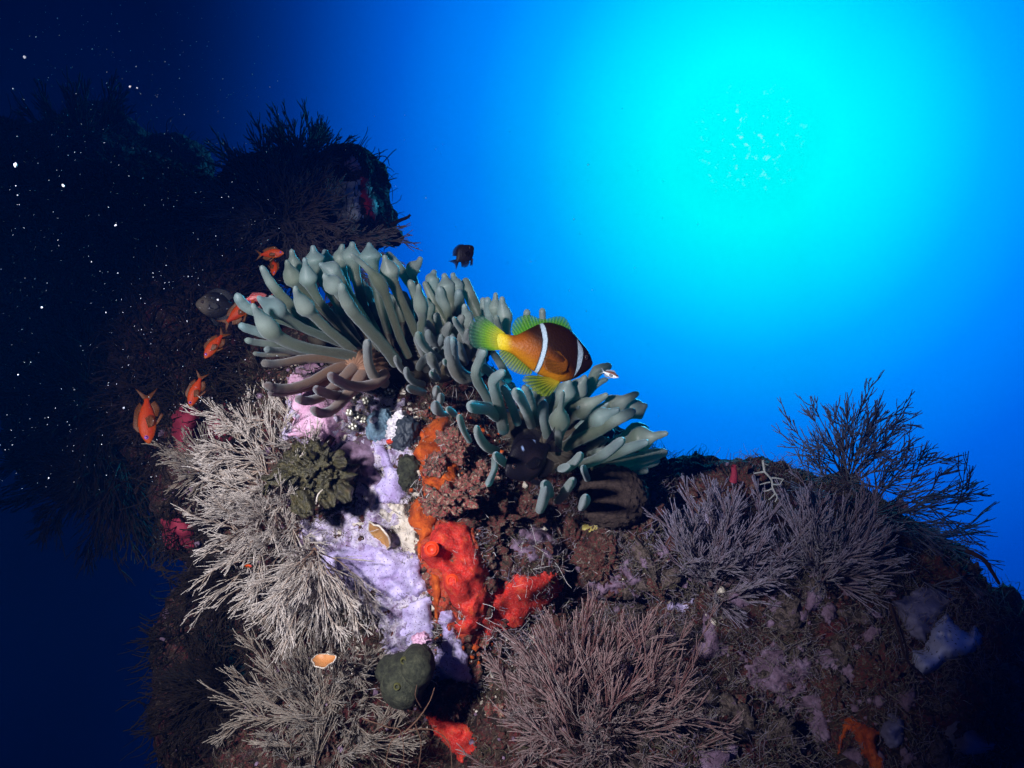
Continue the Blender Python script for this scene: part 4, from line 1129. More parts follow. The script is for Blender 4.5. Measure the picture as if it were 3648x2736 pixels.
def blue_squirt():
    o = empty('blue_sea_squirt', at(1370, 1520, .9).tolist(), 'blue grey sea squirt wrapped in white jelly, with a red tip, under the larger anemone', 'sea squirt')
    d = depth_at(1370, 1520) - .012
    as_part(lump_thing('body', 1360, 1520, d, 48, 66, .022, M_BSQ, None, None, .005, 60, None, 3), o)
    as_part(lump_thing('jelly', 1418, 1520, d - .012, 28, 50, .014, M_GEL, None, None, .007, 90, None, 5), o)
    as_part(lump_thing('jelly', 1395, 1545, d - .016, 26, 20, .010, M_GEL, None, None, .005, 90, None, 7), o)
    ring('siphon', at(1330, 1498, d - .019), vcam(-.3, .1, 1), 11 * d / F, 6 * d / F, .004, M_GEL, o, 14)
    as_part(lump_thing('tip', 1389, 1573, d - .018, 14, 9, .005, M_REDS, None, None, .001, 90, None, 7, 4), o)
    as_part(lump_thing('bead', 1386, 1594, d - .014, 13, 14, .006, M_BSQ, None, None, .002, 90, None, 8, 4), o)
    o2 = lump_thing('dark_sea_squirt', 1445, 1560, depth_at(1445, 1560) - .004, 45, 75, .02, mottled('navy_squirt_skin', [(0.3, (0.012, 0.018, 0.03)), (0.7, (0.035, 0.045, 0.06))], 60, .5, .5, .002), 'dark navy sea squirt between the white jelly and the orange sponge', 'sea squirt', .006, 50)
    o3 = lump_thing('grey_green_squirt', 1455, 1690, depth_at(1455, 1690) - .004, 40, 70, .016, M_SQUIRT, 'dark grey green sea squirt between the lilac strip and the orange sponge', 'sea squirt', .004, 50)


blue_squirt()


def glass_material():
    m, nt, b, tc = base_mat('clear_tunic')
    f = noise_node(nt, 300, 4, .6, tc)
    nt.links.new(ramp(nt, f, [(0.3, (0.08, 0.07, 0.05)), (0.7, (0.30, 0.29, 0.24))]), b.inputs['Base Color'])
    b.inputs['Roughness'].default_value = 0.2
    b.inputs['Specular IOR Level'].default_value = 0.6
    b.inputs['Transmission Weight'].default_value = 0.2
    b.inputs['IOR'].default_value = 1.12
    return m


def glass_squirts():
    mg = glass_material()
    md = mottled('white_spots', [(0.3, (0.80, 0.80, 0.66)), (0.7, (0.90, 0.90, 0.78))], 100, .5, .2, .001)
    labs = ['clear sea squirt with white spots, topmost under the brown tentacles', 'clear sea squirt with white spots at the left of its cluster', 'clear sea squirt with white spots in the middle of its cluster',
            'clear sea squirt with white spots, lowest of its cluster', 'clear sea squirt with white spots touching the blue sea squirt', 'clear sea squirt with white spots above the blue sea squirt', 'clear sea squirt with white spots, upper right one near the small tentacles']
    for k, (x, y, rx, ry) in enumerate([(640, 370, 34, 52), (610, 530, 40, 36), (690, 570, 40, 44), (650, 690, 60, 34), (770, 620, 40, 40), (800, 400, 44, 40), (1060, 300, 60, 34)]):
        (px, py), = XT([(x, y)])
        d = depth_at(px, py) - .010
        o = empty('clear_sea_squirt', at(px, py, d).tolist(), labs[k], 'sea squirt', 'clear sea squirts in a cluster')
        as_part(lump_thing('tunic', px, py, d, rx / 3.0, ry / 3.0, .006, mg, None, None, .002, 120, None, k, 4), o)
        for j in range(4):
            a = 1.6 * j + k
            as_part(lump_thing('spot', px + math.cos(a) * rx / 5.2, py + math.sin(a) * ry / 5.2, d - .0056, 3.6, 4.4, .0011, md, None, None, .0004, 300, None, j, 3), o)


glass_squirts()


def shell(px, py, d, r, tilt, label, mat_in, squash=1.0, rot=0.0):
    """a hollow oyster valve with a chalky frilled rim"""
    o = empty('oyster_shell', at(px, py, d).tolist(), label, 'shell')
    n, k = 48, 14
    th = np.linspace(0, 2 * np.pi, n, endpoint=False)
    rr = np.linspace(0.03, 1, k)
    X = np.array(Euler(tilt).to_matrix())
    R = r * d / F
    wob = 1 + 0.10 * np.sin(3 * th + 1) + 0.05 * np.sin(7 * th)

    def sheet(r0, z0):
        x = r0[:, None] * wob * np.cos(th) * R; y = r0[:, None] * wob * np.sin(th) * R * squash
        c, s = math.cos(rot), math.sin(rot)
        z = z0[:, None] * np.ones(n) + 0.04 * R * np.sin(5 * th)[None] * (r0 ** 3)[:, None]
        p = np.stack([c * x - s * y, s * x + c * y, z], -1)
        return p.reshape(-1, 3) @ X.T @ CM.T + at(px, py, d)

    def grid(kk):
        idx = np.arange(kk * n).reshape(kk, n); nx = np.roll(idx, -1, 1)
        return np.stack([idx[:-1], nx[:-1], nx[1:], idx[1:]], -1)
    rad = np.r_[rr, 1.02, rr[::-1]]
    z = np.r_[-0.35 * R * (1 - rr ** 2), -0.02 * R, -0.35 * R * (1 - rr[::-1] ** 2) - 0.10 * R]
    link('valve', quad_mesh('valve', sheet(rad, z), grid(len(rad))), mat_in, o)
    rad2 = np.array([0.96, 1.0, 1.05, 1.06, 1.02, 0.96]); z2 = np.array([0.02, 0.05, 0.02, -0.06, -0.12, 0.02]) * R
    link('rim', quad_mesh('rim', sheet(rad2, z2), grid(len(rad2))), M_RIM, o)
    return o


shell(1352, 1912, depth_at(1352, 1912) - .014, 50, (0.35, -0.85, 0.2), 'hollow ochre oyster shell with a chalky rim beside the red sea squirt', M_OCHRE, 1.15, -.2)
shell(1152, 2352, .82, 40, (-1.15, 0.1, 0), 'orange oyster shell with a frilled white lip in the olive bush', mottled('orange_shell', [(0.3, (0.30, 0.11, 0.03)), (0.7, (0.42, 0.19, 0.07))], 60, .5, .4, .001), .85, .2)


def weed_clump():
    o = empty('green_weed_clump', at(1090, 1700, .87).tolist(), 'olive green weed clump with crinkled lobes between the pale bushes and lilac sponge', 'seaweed')
    d = .892
    for k, (px, py, rx, ry, rz, dz) in enumerate([(1120, 1665, 92, 60, .026, 0), (1175, 1700, 54, 62, .024, .004), (1085, 1660, 70, 40, .022, -.006)]):
        as_part(lump_thing('clump', px, py, d + dz, rx, ry, rz, M_WEED, None, None, .015, 95, None, k), o)
    r = np.random.default_rng(9)
    lobes = [((1040, 1690), (948, 1712), 30), ((1010, 1715), (930, 1700), 16), ((960, 1725), (940, 1765), 14), ((1075, 1745), (1080, 1830), 46), ((1060, 1770), (1100, 1840), 40), ((1160, 1740), (1175, 1810), 36),
             ((1210, 1720), (1240, 1790), 34), ((1190, 1640), (1235, 1660), 24), ((1110, 1640), (1100, 1605), 22)]
    for a, b, w in lobes:
        a = np.array(a, float); b = np.array(b, float)
        t = np.linspace(0, 1, 12)[:, None]
        u = np.linspace(-1, 1, 9)[None, :]
        dirv = (b - a) / np.hypot(*(b - a)); nv = np.array([-dirv[1], dirv[0]])
        wid = w * (np.sin(np.pi * (0.12 + 0.80 * t)) ** 0.6) * (1 + .15 * np.sin(9 * t + a[0]))
        PX = a[0] + (b[0] - a[0]) * t + nv[0] * wid * u; PY = a[1] + (b[1] - a[1]) * t + nv[1] * wid * u
        dep = d - .026 - .010 * t + .006 * np.sin(5 * u + 4 * t + a[1]) + .006 * u ** 2
        Vf = at(PX, PY, dep).reshape(-1, 3); Vb = at(PX, PY, dep + .0022).reshape(-1, 3)
        idx = np.arange(108).reshape(12, 9)
        Q = np.stack([idx[:-1, :-1], idx[1:, :-1], idx[1:, 1:], idx[:-1, 1:]], -1).reshape(-1, 4)
        bd = list(idx[0, :]) + list(idx[1:, -1]) + list(idx[-1, -2::-1]) + list(idx[-2:0, 0])
        sides = [(bd[i], bd[(i + 1) % len(bd)], bd[(i + 1) % len(bd)] + 108, bd[i] + 108) for i in range(len(bd))]
        link('lobe', quad_mesh('lobe', np.vstack([Vf, Vb]), np.vstack([Q, Q[:, ::-1] + 108, sides])), M_WEED, o)


weed_clump()


def strands_thing(name, paths, rad, material, label, cat, sides=6, N=24):
    P, R = [], []
    for pth, r0 in zip(paths, rad):
        pth = np.asarray(pth, float)
        f = catmull(pth, np.linspace(0, len(pth) - 1, N))
        P.append(at(f[:, 0], f[:, 1], f[:, 2])); R.append(np.linspace(1, .6, N) * r0 * f[0, 2] / F)
    V, Q = tubes(np.array(P), np.array(R), sides)
    me = quad_mesh(name, V, Q); point_attr(me, 'along', np.full(len(V), .8))
    o = link(name, me, material)
    tag(o, label, cat)
    return center_origin(o)


def lace():
    j = lambda pts, d=.93: [(x, y, d) for x, y in XR(pts)]
    return strands_thing('white_lace_coral', [j([(1570, 110), (1580, 180), (1590, 225), (1640, 280), (1660, 320), (1665, 380), (1700, 450)]), j([(1590, 222), (1540, 230), (1480, 240)]), j([(1650, 285), (1700, 285), (1775, 300)]),
                                              j([(1640, 325), (1590, 335), (1540, 350)]), j([(1665, 345), (1710, 352), (1745, 345)]), j([(1665, 390), (1610, 410), (1575, 415)]), j([(1690, 440), (1650, 480), (1625, 500)]),
                                              j([(1740, 345), (1755, 320), (1770, 300)]), j([(1700, 440), (1710, 480), (1690, 520)]), j([(1575, 140), (1600, 150), (1625, 160)])],
                         [5, 4, 4, 3, 3, 3, 3, 2.4, 3, 2.4], mottled('pale_lace', [(0.3, (0.22, 0.24, 0.24)), (0.7, (0.40, 0.42, 0.42))], 200, .8, .6, .001), 'white branching lace coral on the ridge rubble', 'lace coral')


lace()
strands_thing('pink_tube', [[(2613, 1712, .95), (2616, 1690, .945), (2614, 1660, .94)]], [15], M_CRIM, 'short pink tube sponge standing on the ridge rubble', 'tube sponge', 12, 10)
strands_thing('dark_whip', [[(1395, 800, 1.72), (1425, 785, 1.70), (1450, 775, 1.69), (1462, 765, 1.69)]], [7], M_DARK, 'short dark whip sticking out right of the outlying rock', 'whip coral', 8)
strands_thing('pale_worm', [[(1128, 1788, .852), (1130, 1770, .849), (1138, 1755, .847), (1150, 1744, .849)]], [3.2], M_RIM, 'thin curved white worm lying on the green weed', 'worm', 6)
M_TANDK = mottled('brown_stem', [(0.3, (0.07, 0.03, 0.02)), (0.7, (0.14, 0.08, 0.05))], 150, .8, .8, .002)
M_TAN = mottled('tan_stick', [(0.3, (0.16, 0.10, 0.05)), (0.7, (0.30, 0.20, 0.10))], 150, .8, .8, .002)
strands_thing('bare_weed', [[(1290, 2560, .80), (1380, 2590, .80), (1430, 2610, .80), (1440, 2736, .80)], [(1440, 2610, .8), (1490, 2560, .8), (1530, 2500, .8), (1548, 2450, .8)], [(1500, 2520, .8), (1480, 2480, .79), (1485, 2440, .79)],
                            [(1450, 2600, .8), (1540, 2600, .8), (1600, 2650, .8), (1610, 2740, .8)], [(1480, 2580, .8), (1500, 2650, .8), (1490, 2740, .8)], [(1430, 2612, .8), (1390, 2650, .8), (1370, 2740, .8)]],
              [2.4, 3, 2, 2.4, 2.4, 2.4], M_TANDK, 'bare brown branching weed below the green sea squirt', 'seaweed', 6)
strands_thing('drooping_stalk', [[(3170, 2150, .74), (3200, 2250, .73), (3230, 2350, .72), (3280, 2400, .72), (3330, 2470, .72)], [(3180, 2160, .74), (3225, 2290, .73), (3235, 2350, .72)]], [6, 5], M_TANDK, 'long brown stalk leaning across the left of the white sponge', 'stalk', 8)
strands_thing('bent_stalk', [[(3440, 1960, .95), (3500, 1990, .94), (3530, 2030, .93), (3560, 2080, .92)]], [9], M_TANDK, 'bent brown stump on the sloping right skyline', 'stalk', 8)


# ------------------------------------------------------------------ fish
def fin(name, base, edge, mapf, material, parent, col, thick=.006, rows=9, n=40, ripple=.006, rays=16, yoff=0.0, lift=0.0):
    """a thin fin between a base line and an outer edge, both in the fish's own units"""
    def samp(c):
        c = np.asarray(c, float)
        if len(c) == 1: return np.repeat(c, n, 0)
        f = catmull(c, np.linspace(0, len(c) - 1, 120))
        L = np.r_[0, np.cumsum(np.hypot(*np.diff(f, axis=0).T))]
        s = np.linspace(0, L[-1], n)
        return np.stack([np.interp(s, L, f[:, 0]), np.interp(s, L, f[:, 1])], -1)
    B, E = samp(base), samp(edge)
    t = np.linspace(0, 1, rows)[:, None]
    XZ = B[None] * (1 - t[..., None]) + E[None] * t[..., None]
    y = ripple * np.sin(np.arange(n) / n * rays * 2 * np.pi)[None] * (0.3 + 0.7 * t) * .5 + yoff + lift * t + 0.012 * np.sin(np.arange(n) / n * 6)[None] * t
    th = thick * (1 - .75 * t) * np.ones((1, n)) * .5
    Vf = np.stack([XZ[..., 0], y + th, XZ[..., 1]], -1).reshape(-1, 3)
    Vb = np.stack([XZ[..., 0], y - th, XZ[..., 1]], -1).reshape(-1, 3)
    m = rows * n
    idx = np.arange(m).reshape(rows, n)
    Q = np.stack([idx[:-1, :-1], idx[1:, :-1], idx[1:, 1:], idx[:-1, 1:]], -1).reshape(-1, 4)
    bd = list(idx[0, :]) + list(idx[1:, -1]) + list(idx[-1, -2::-1]) + list(idx[-2:0, 0])
    sides = [(bd[i], bd[(i + 1) % len(bd)], bd[(i + 1) % len(bd)] + m, bd[i] + m) for i in range(len(bd))]
    me = quad_mesh(name, mapf(np.vstack([Vf, Vb])), np.vstack([Q, Q[:, ::-1] + m, sides]))
    tt = np.repeat(t[:, 0], n)
    rr = (0.5 + 0.5 * np.sin(np.arange(n) / n * rays * 2 * np.pi * 1.0))
    c = np.array([col(a, b) for a, b in zip(tt, np.tile(rr, rows))])
    color_attr(me, np.vstack([c, c]))
    point_attr(me, 'clear', np.tile(np.clip(.08 + .62 * tt ** 1.6 * (1.1 - .5 * np.tile(rr, rows)), 0, .8), 2))
    return link(name, me, material, parent, local=True)


def attr_material(name, rough=.45, trans=0.0, spec=.4, scale=1500, bump=.25):
    m, nt, b, tc = base_mat(name)
    a = nt.nodes.new('ShaderNodeVertexColor'); a.layer_name = 'Col'
    g = noise_node(nt, scale, 2, .6, tc)
    c = mix_col(nt, ramp(nt, g, [(0.35, (.72,) * 3), (0.65, (1, 1, 1))]), (0, 0, 0), a.outputs[0])
    nt.links.new(c, b.inputs['Base Color'])
    b.inputs['Roughness'].default_value = rough
    b.inputs['Specular IOR Level'].default_value = spec
    v = nt.nodes.new('ShaderNodeTexVoronoi'); v.inputs['Scale'].default_value = scale * .5
    nt.links.new(tc, v.inputs['Vector'])
    add_bump(nt, b, v.outputs[0], bump, .0006)
    if trans: translucent(nt, b, trans, c)
    return m


M_FISH = attr_material('fish_skin', .5, 0, .12, 1100, .4)
M_FIN = attr_material('fish_fin', .5, .4, .3, 900, .1)


def clear_edges(m):
    nt = m.node_tree
    out = next(n for n in nt.nodes if n.type == 'OUTPUT_MATERIAL')
    src = out.inputs[0].links[0].from_socket
    a = nt.nodes.new('ShaderNodeAttribute'); a.attribute_name = 'clear'
    t = nt.nodes.new('ShaderNodeBsdfTransparent')
    mx = nt.nodes.new('ShaderNodeMixShader')
    nt.links.new(a.outputs['Fac'], mx.inputs[0]); nt.links.new(src, mx.inputs[1]); nt.links.new(t.outputs[0], mx.inputs[2])
    nt.links.new(mx.outputs[0], out.inputs[0])


clear_edges(M_FIN)
M_EYE = mottled('eye_black', [(0.3, (0.004, 0.004, 0.006)), (0.7, (0.01, 0.01, 0.014))], 50, .15, .0, .001, None, None, .6)
M_IRIS = mottled('iris_violet', [(0.3, (0.14, 0.03, 0.30)), (0.7, (0.26, 0.07, 0.45))], 400, .3, .0, .001)
M_IRISB = mottled('iris_brown', [(0.3, (0.02, 0.012, 0.012)), (0.7, (0.06, 0.03, 0.025))], 400, .3, .0, .001)


def fish_root(px, py, d, fwd, up, label, cat, group, name):
    """an Empty whose x axis is the fish's nose, z its back"""
    f = unit(vcam(*fwd)); u = vcam(*up); u = unit(u - f * np.dot(u, f)); s = np.cross(u, f)
    o = empty(name, at(px, py, d).tolist(), label, cat, group)
    M = np.eye(3); M[:, 0] = f; M[:, 1] = s; M[:, 2] = u
    o.rotation_euler = Matrix(M.tolist()).to_euler()
    return o


def body(root, cols, width, colf, unit_m, n=120, m=64, material=None):
    """cols: (x, top, bottom) in fish units; width: half thickness as a function of x in 0..1 of the length"""
    c = np.asarray(cols, float)
    x = np.linspace(c[0, 0], c[-1, 0], n)
    x = c[0, 0] + (c[-1, 0] - c[0, 0]) * (1 - (1 - (x - c[0, 0]) / (c[-1, 0] - c[0, 0])) ** 1.25)
    f = catmull(c, np.linspace(0, len(c) - 1, 400))
    top = np.interp(x, f[:, 0], f[:, 1]); bot = np.interp(x, f[:, 0], f[:, 2])
    mid, h = (top + bot) / 2, np.maximum((top - bot) / 2, .002)
    a = np.linspace(0, 2 * np.pi, m, endpoint=False)
    t = (x - c[0, 0]) / (c[-1, 0] - c[0, 0])
    w = np.array([width(q) for q in t])
    sy = np.sign(np.sin(a)) * np.abs(np.sin(a)) ** .9
    V = np.stack([x[:, None] * np.ones(m), w[:, None] * sy, mid[:, None] + h[:, None] * np.cos(a)], -1)
    idx = np.arange(n * m).reshape(n, m); nx = np.roll(idx, -1, 1)
    Q = np.stack([idx[:-1], nx[:-1], nx[1:], idx[1:]], -1).reshape(-1, 4)
    capv = np.array([[x[0], 0, mid[0]], [x[-1] + .006, 0, mid[-1]]])
    Vv = np.vstack([V.reshape(-1, 3), capv])
    e0, e1 = n * m, n * m + 1
    Q = np.vstack([Q, [(idx[0, (k + 2) % m], idx[0, (k + 1) % m], idx[0, k], e0) for k in range(0, m, 2)], [(idx[-1, k], idx[-1, (k + 1) % m], idx[-1, (k + 2) % m], e1) for k in range(0, m, 2)]])
    rgb = np.array([colf(p[0], p[2], p[1]) for p in Vv])
    me = quad_mesh('body', Vv * unit_m, Q)
    color_attr(me, np.clip(rgb, 0, 1))
    o = link('body', me, material or M_FISH, root, local=True)
    return o, lambda px, pz: float(np.interp(px, x, w) * math.sqrt(max(0.02, 1 - ((pz - np.interp(px, x, mid)) / np.interp(px, x, h)) ** 2)))


def eyes(root, x, z, r, wfun, unit_m, iris):
    for sgn in (1, -1):
        y = wfun(x, z) * sgn
        for nm, rr, mat_, push in (('eye', r, iris, 0.0), ('pupil', r * .62, M_EYE, r * .26)):
            bm = bmesh.new(); bmesh.ops.create_uvsphere(bm, u_segments=20, v_segments=12, radius=1)
            for v in bm.verts:
                v.co = Vector((x + v.co.x * rr, y + sgn * push + v.co.y * rr * .42, z + v.co.z * rr)) * unit_m
            for f_ in bm.faces: f_.smooth = True
            me = bpy.data.meshes.new(nm); bm.to_mesh(me); bm.free(); me.materials.append(mat_)
            o = bpy.data.objects.new(nm, me); COL.objects.link(o)
            if nm == 'eye':
                o.parent = root; eye = o
            else:
                o.parent = eye


def lerp(a, b, t):
    t = min(1, max(0, t)); t = t * t * (3 - 2 * t)
    return np.asarray(a) * (1 - t) + np.asarray(b) * t


def clownfish():
    d = .75
    sc = 1 / 3.4031
    cx, cy = 1150, 680                                  # the fish's middle in the tracing
    U = sc * d / F                                      # metres per tracing pixel
    yaw = math.radians(8)
    root = fish_root(1600 + cx * sc, 1050 + cy * sc, d, (math.cos(yaw), 0, -math.sin(yaw)), (0, 1, 0),
                     'banded clownfish, dark brown and orange with two white bars and green yellow fins', 'clownfish', None, 'clownfish')
    L = lambda p: [((x - cx) / 1000, (cy - y) / 1000) for x, y in p]
    um = U * 1000
    cols = [(560, 484, 662), (620, 468, 668), (680, 480, 685), (760, 492, 720), (820, 488, 765), (900, 448, 832), (1000, 396, 915), (1100, 352, 970), (1200, 335, 1012), (1300, 352, 1055), (1380, 378, 1056), (1480, 430, 1032),
            (1550, 500, 1004), (1620, 585, 962), (1680, 658, 925), (1720, 725, 890), (1745, 800, 850)]
    cols = [((x - cx) / 1000, (cy - a) / 1000, (cy - b) / 1000) for x, a, b in cols]

    def wid(t):
        if t < .12:
            return .004 + (.016 + .17 * math.sin(math.pi * max(0, t) ** 1.15) ** .8) * (t / .12) ** .7
        return .02 + .17 * math.sin(math.pi * min(1, max(0, t)) ** 1.15) ** .8 if t < .97 else .02 + .17 * math.sin(math.pi * .97 ** 1.15) ** .8 * (1 - (t - .97) / .03 * .5)
    bar1 = np.array([(1108, 330, 20), (1118, 400, 30), (1130, 480, 31), (1136, 560, 30), (1125, 660, 29), (1100, 760, 29), (1070, 860, 29), (1035, 965, 22), (1025, 1000, 16)], float)
    bar2 = np.array([(1545, 490, 3), (1552, 560, 12), (1575, 640, 34), (1580, 700, 38), (1570, 790, 35), (1556, 870, 28), (1535, 930, 18), (1508, 985, 5)], float)

    def colf(x, z, y):
        X, Y = x * 1000 + cx, cy - z * 1000
        g = (X - 640) / 900 * .85 + (640 - Y) / 420 * .45
        c = lerp((.50, .22, .006), (.33, .085, .004), (g + .05) / .33) if g < .28 else lerp((.33, .085, .004), (.022, .007, .004), (g - .26) / .30)
        belly = (Y - np.interp(X, [600, 900, 1100, 1350, 1500], [560, 740, 850, 900, 1000])) / 120
        c = lerp(c, (.46, .18, .005), belly * .8)
        c = lerp(c, (.62, .46, .012), (770 - X) / 130)
        c = lerp(c, (.50, .52, .012), (640 - X) / 80)
        c = lerp(c, (.020, .009, .012), (X - 1490) / 90)
        for b in (bar1, bar2):
            bx = np.interp(Y, b[:, 1], b[:, 0]); bw = np.interp(Y, b[:, 1], b[:, 2])
            if b[0, 1] - 30 < Y < b[-1, 1] + 40:
                e = abs(X - bx) - bw
                c = lerp(c, (.012, .01, .012), 1 - (abs(e) - 4) / 8)
                c = lerp(c, (.50, .66, .80), (-e) / 7)
        return c * .68
    _, wf = body(root, cols, wid, colf, um, 170, 110)
    mp = lambda V: V * um
    green, yel, dk = np.array((.05, .30, .01)), np.array((.52, .46, .01)), np.array((.008, .05, .004))
    fin('tail_fin', L([(680, 475), (640, 530), (640, 600), (670, 672)]), L([(400, 258), (310, 275), (255, 350), (238, 450), (240, 550), (290, 640), (440, 682)]), mp, M_FIN, root,
        lambda t, r: lerp(lerp(yel, (.14, .36, .01), t * 1.6), (.02, .10, .07), (t - .4) / .55) * (.75 + .25 * r), .022, 12, 60, .006, 14)
    fin('dorsal_fin', L([(790, 510), (900, 465), (1000, 412), (1100, 372), (1200, 355), (1300, 370), (1400, 402), (1490, 450)]),
        L([(752, 450), (760, 370), (820, 285), (910, 250), (990, 248), (1070, 278), (1140, 298), (1220, 280), (1310, 260), (1395, 270), (1450, 330), (1500, 440)]), mp, M_FIN, root,
        lambda t, r: lerp(green * (.9 + .2 * r), lerp((.20, .30, .01), dk, 1 - r), .35) * (1 - .2 * t), .022, 10, 90, .008, 22)
    fin('anal_fin', L([(640, 668), (740, 705), (820, 755), (900, 822), (970, 895), (1010, 930)]), L([(600, 690), (610, 750), (650, 820), (720, 895), (800, 945), (880, 970), (990, 972)]), mp, M_FIN, root,
        lambda t, r: lerp((.20, .26, .01), dk, (1 - r) * .7), .020, 9, 60, .007, 14)
    for sg in (1, -1):
        fin('pelvic_fin', L([(1270, 1010), (1300, 1030), (1330, 1050)]), L([(1000, 975), (930, 985), (905, 1040), (960, 1100), (1050, 1175), (1155, 1235), (1220, 1200), (1270, 1140), (1330, 1065)]), mp, M_FIN, root,
            lambda t, r: lerp((.42, .30, .01), lerp((.18, .24, .01), dk, (1 - r) * .8), t * 1.4), .018, 12, 60, .008, 12, -sg * .05, -sg * .05)
    for sg in (1, -1):
        w0 = wf((1400 - cx) / 1000, (cy - 850) / 1000) + .004
        fin('pectoral_fin', L([(1405, 800), (1420, 850), (1400, 905)]), L([(1300, 690), (1200, 690), (1130, 760), (1110, 850), (1160, 930), (1280, 960), (1380, 930)]), mp, M_FIN, root,
            lambda t, r: lerp((.26, .075, .006), (.20, .07, .004), t) * (.85 + .15 * r), .012, 10, 40, .006, 10, -sg * w0, -sg * .035)
    eyes(root, (1655 - cx) / 1000, (cy - 760) / 1000, .028, wf, um, M_IRISB)


clownfish()


def small_fish(name, label, cat, group, px, py, d, fwd, up, length_px, kind, colf, fincol, iris=None, fork=True):
    """length_px: nose to tail-fin tip in photograph pixels"""
    root = fish_root(px, py, d, fwd, up, label, cat, group, name)
    um = length_px * d / F
    if kind == 'slender':
        cols = [(-.30, .040, -.040), (-.22, .055, -.050), (-.10, .110, -.095), (.05, .150, -.130), (.20, .155, -.140), (.33, .125, -.115), (.43, .075, -.070), (.49, .025, -.035), (.50, .008, -.020)]
        width = lambda t: .012 + .075 * math.sin(math.pi * min(1, t * .97 + .03)) ** .8
        dors = ([(-.16, .075), (0, .14), (.2, .155), (.30, .135)], [(-.24, .12), (-.10, .20), (.06, .225), (.20, .235), (.30, .16)])
        anal = ([(-.20, -.055), (-.08, -.10), (.02, -.125)], [(-.26, -.13), (-.12, -.20), (.02, -.17)])
        pelv = ([(.14, -.135), (.18, -.137)], [(-.02, -.22), (.02, -.25), (.17, -.16)])
        tail = ([(-.27, .045), (-.29, 0), (-.27, -.045)], [(-.50, .19), (-.42, .09), (-.36, 0), (-.42, -.09), (-.50, -.19)])
        ex, ez, er = .40, .03, .034
    else:
        cols = [(-.28, .060, -.060), (-.22, .085, -.080), (-.10, .20, -.19), (.05, .285, -.27), (.20, .280, -.265), (.33, .21, -.20), (.43, .12, -.12), (.49, .045, -.055), (.50, .015, -.03)]
        width = lambda t: .014 + .095 * math.sin(math.pi * min(1, t * .97 + .03)) ** .8
        dors = ([(-.16, .13), (0, .25), (.15, .285), (.28, .24)], [(-.27, .22), (-.14, .34), (.02, .38), (.16, .36), (.29, .26)])
        anal = ([(-.18, -.11), (-.06, -.22), (.05, -.27)], [(-.28, -.24), (-.14, -.36), (.05, -.32)])
        pelv = ([(.14, -.27), (.20, -.265)], [(.00, -.40), (.05, -.44), (.20, -.29)])
        tail = ([(-.25, .065), (-.27, 0), (-.25, -.065)], [(-.50, .20), (-.44, .10), (-.40, 0), (-.44, -.10), (-.50, -.20)])
        ex, ez, er = .37, .05, .036
    _, wf = body(root, cols, width, colf, um, 60, 32)
    mp = lambda V: V * um
    fc = lambda t, r: np.asarray(fincol) * (.8 + .3 * r)
    fin('dorsal_fin', *dors, mp, M_FIN, root, fc, .012, 6, 30, .004, 12)
    fin('anal_fin', *anal, mp, M_FIN, root, fc, .012, 6, 24, .004, 8)
    fin('tail_fin', *tail, mp, M_FIN, root, fc, .014, 6, 30, .004, 10)
    for sg in (1, -1):
        fin('pelvic_fin', *pelv, mp, M_FIN, root, fc, .010, 6, 18, .003, 6, sg * .03, sg * .03)
        w0 = wf(.22, -.03)
        fin('pectoral_fin', [(.24, .0), (.23, -.05)], [(.08, .05), (.02, -.04), (.10, -.10), (.2, -.08)], mp, M_FIN, root, fc, .008, 6, 18, .003, 6, sg * w0, sg * .05)
    eyes(root, ex, ez, er, wf, um, iris or M_IRIS)
    return root


def anthias_col(x, z, y):
    c = lerp((.27, .018, .002), (.32, .032, .002), (z + .1) / .2)
    c = lerp(c, (.28, .060, .003), (-z - .05) / .10)
    return lerp(c, (.28, .042, .003), (x - .3) / .2)


GA = 'orange fish along the left of the anemone'
AF = (.16, .045, .004)
AN = [  # px, py, depth, forward, up, length px, label
    (960, 905, .97, (1, .05, .15), (0, 1, .1), 108, 'orange fish swimming right at the top of the orange group, above the anemone rim'),
    (976, 945, 1.0, (.10, -1, .5), (.8, .3, 0), 86, 'orange fish pointing head down right below the topmost orange fish'),
    (845, 1118, 1.0, (.75, .62, -.1), (-.6, .75, .1), 150, 'orange fish heading up right, its head hidden behind tentacles'),
    (768, 1225, .98, (-.50, -.82, .35), (-.85, .45, .2), 128, 'bright orange fish diving down left just below the half hidden one'),
    (700, 1385, .98, (-.26, -.95, .25), (-.9, .28, .3), 135, 'slim orange fish diving head down above the crimson sponge'),
    (525, 1480, .96, (.14, -.98, .25), (-.85, -.1, .45), 205, 'largest orange fish, head down alone against the dark wall'),
]
for (px, py, d, fw, u, ln, lab) in AN:
    small_fish('orange_fish', lab, 'fish', GA, px, py, d, fw, u, ln, 'slender', anthias_col, AF)
small_fish('striped_red_fish', 'pink red striped fish mostly hidden behind the leftmost tentacles', 'fish', None, 925, 1068, 1.02, (-.95, -.1, -.1), (0, 1, 0), 120, 'slender',
           lambda x, z, y: lerp((.60, .06, .05), (.70, .40, .40), (math.sin(z * 120) - .2) * 1.5), (.5, .1, .1))
small_fish('tiny_orange_fish', 'tiny orange fish with a violet eye hiding among the pale beige twigs', 'fish', None, 882, 2016, .80, (.9, .0, .3), (0, 1, 0), 36, 'slender', anthias_col, AF)
small_fish('grey_damselfish', 'dim grey damselfish facing left with a pale cheek, near the dark wall', 'fish', None, 785, 1090, 1.10, (-.93, .06, .35), (0, 1, 0), 165, 'deep',
           lambda x, z, y: lerp((.012, .011, .015), (.085, .07, .055), (x - .18) / .2) * (1.0 if z < .1 else .7), (.02, .02, .03), M_IRISB)
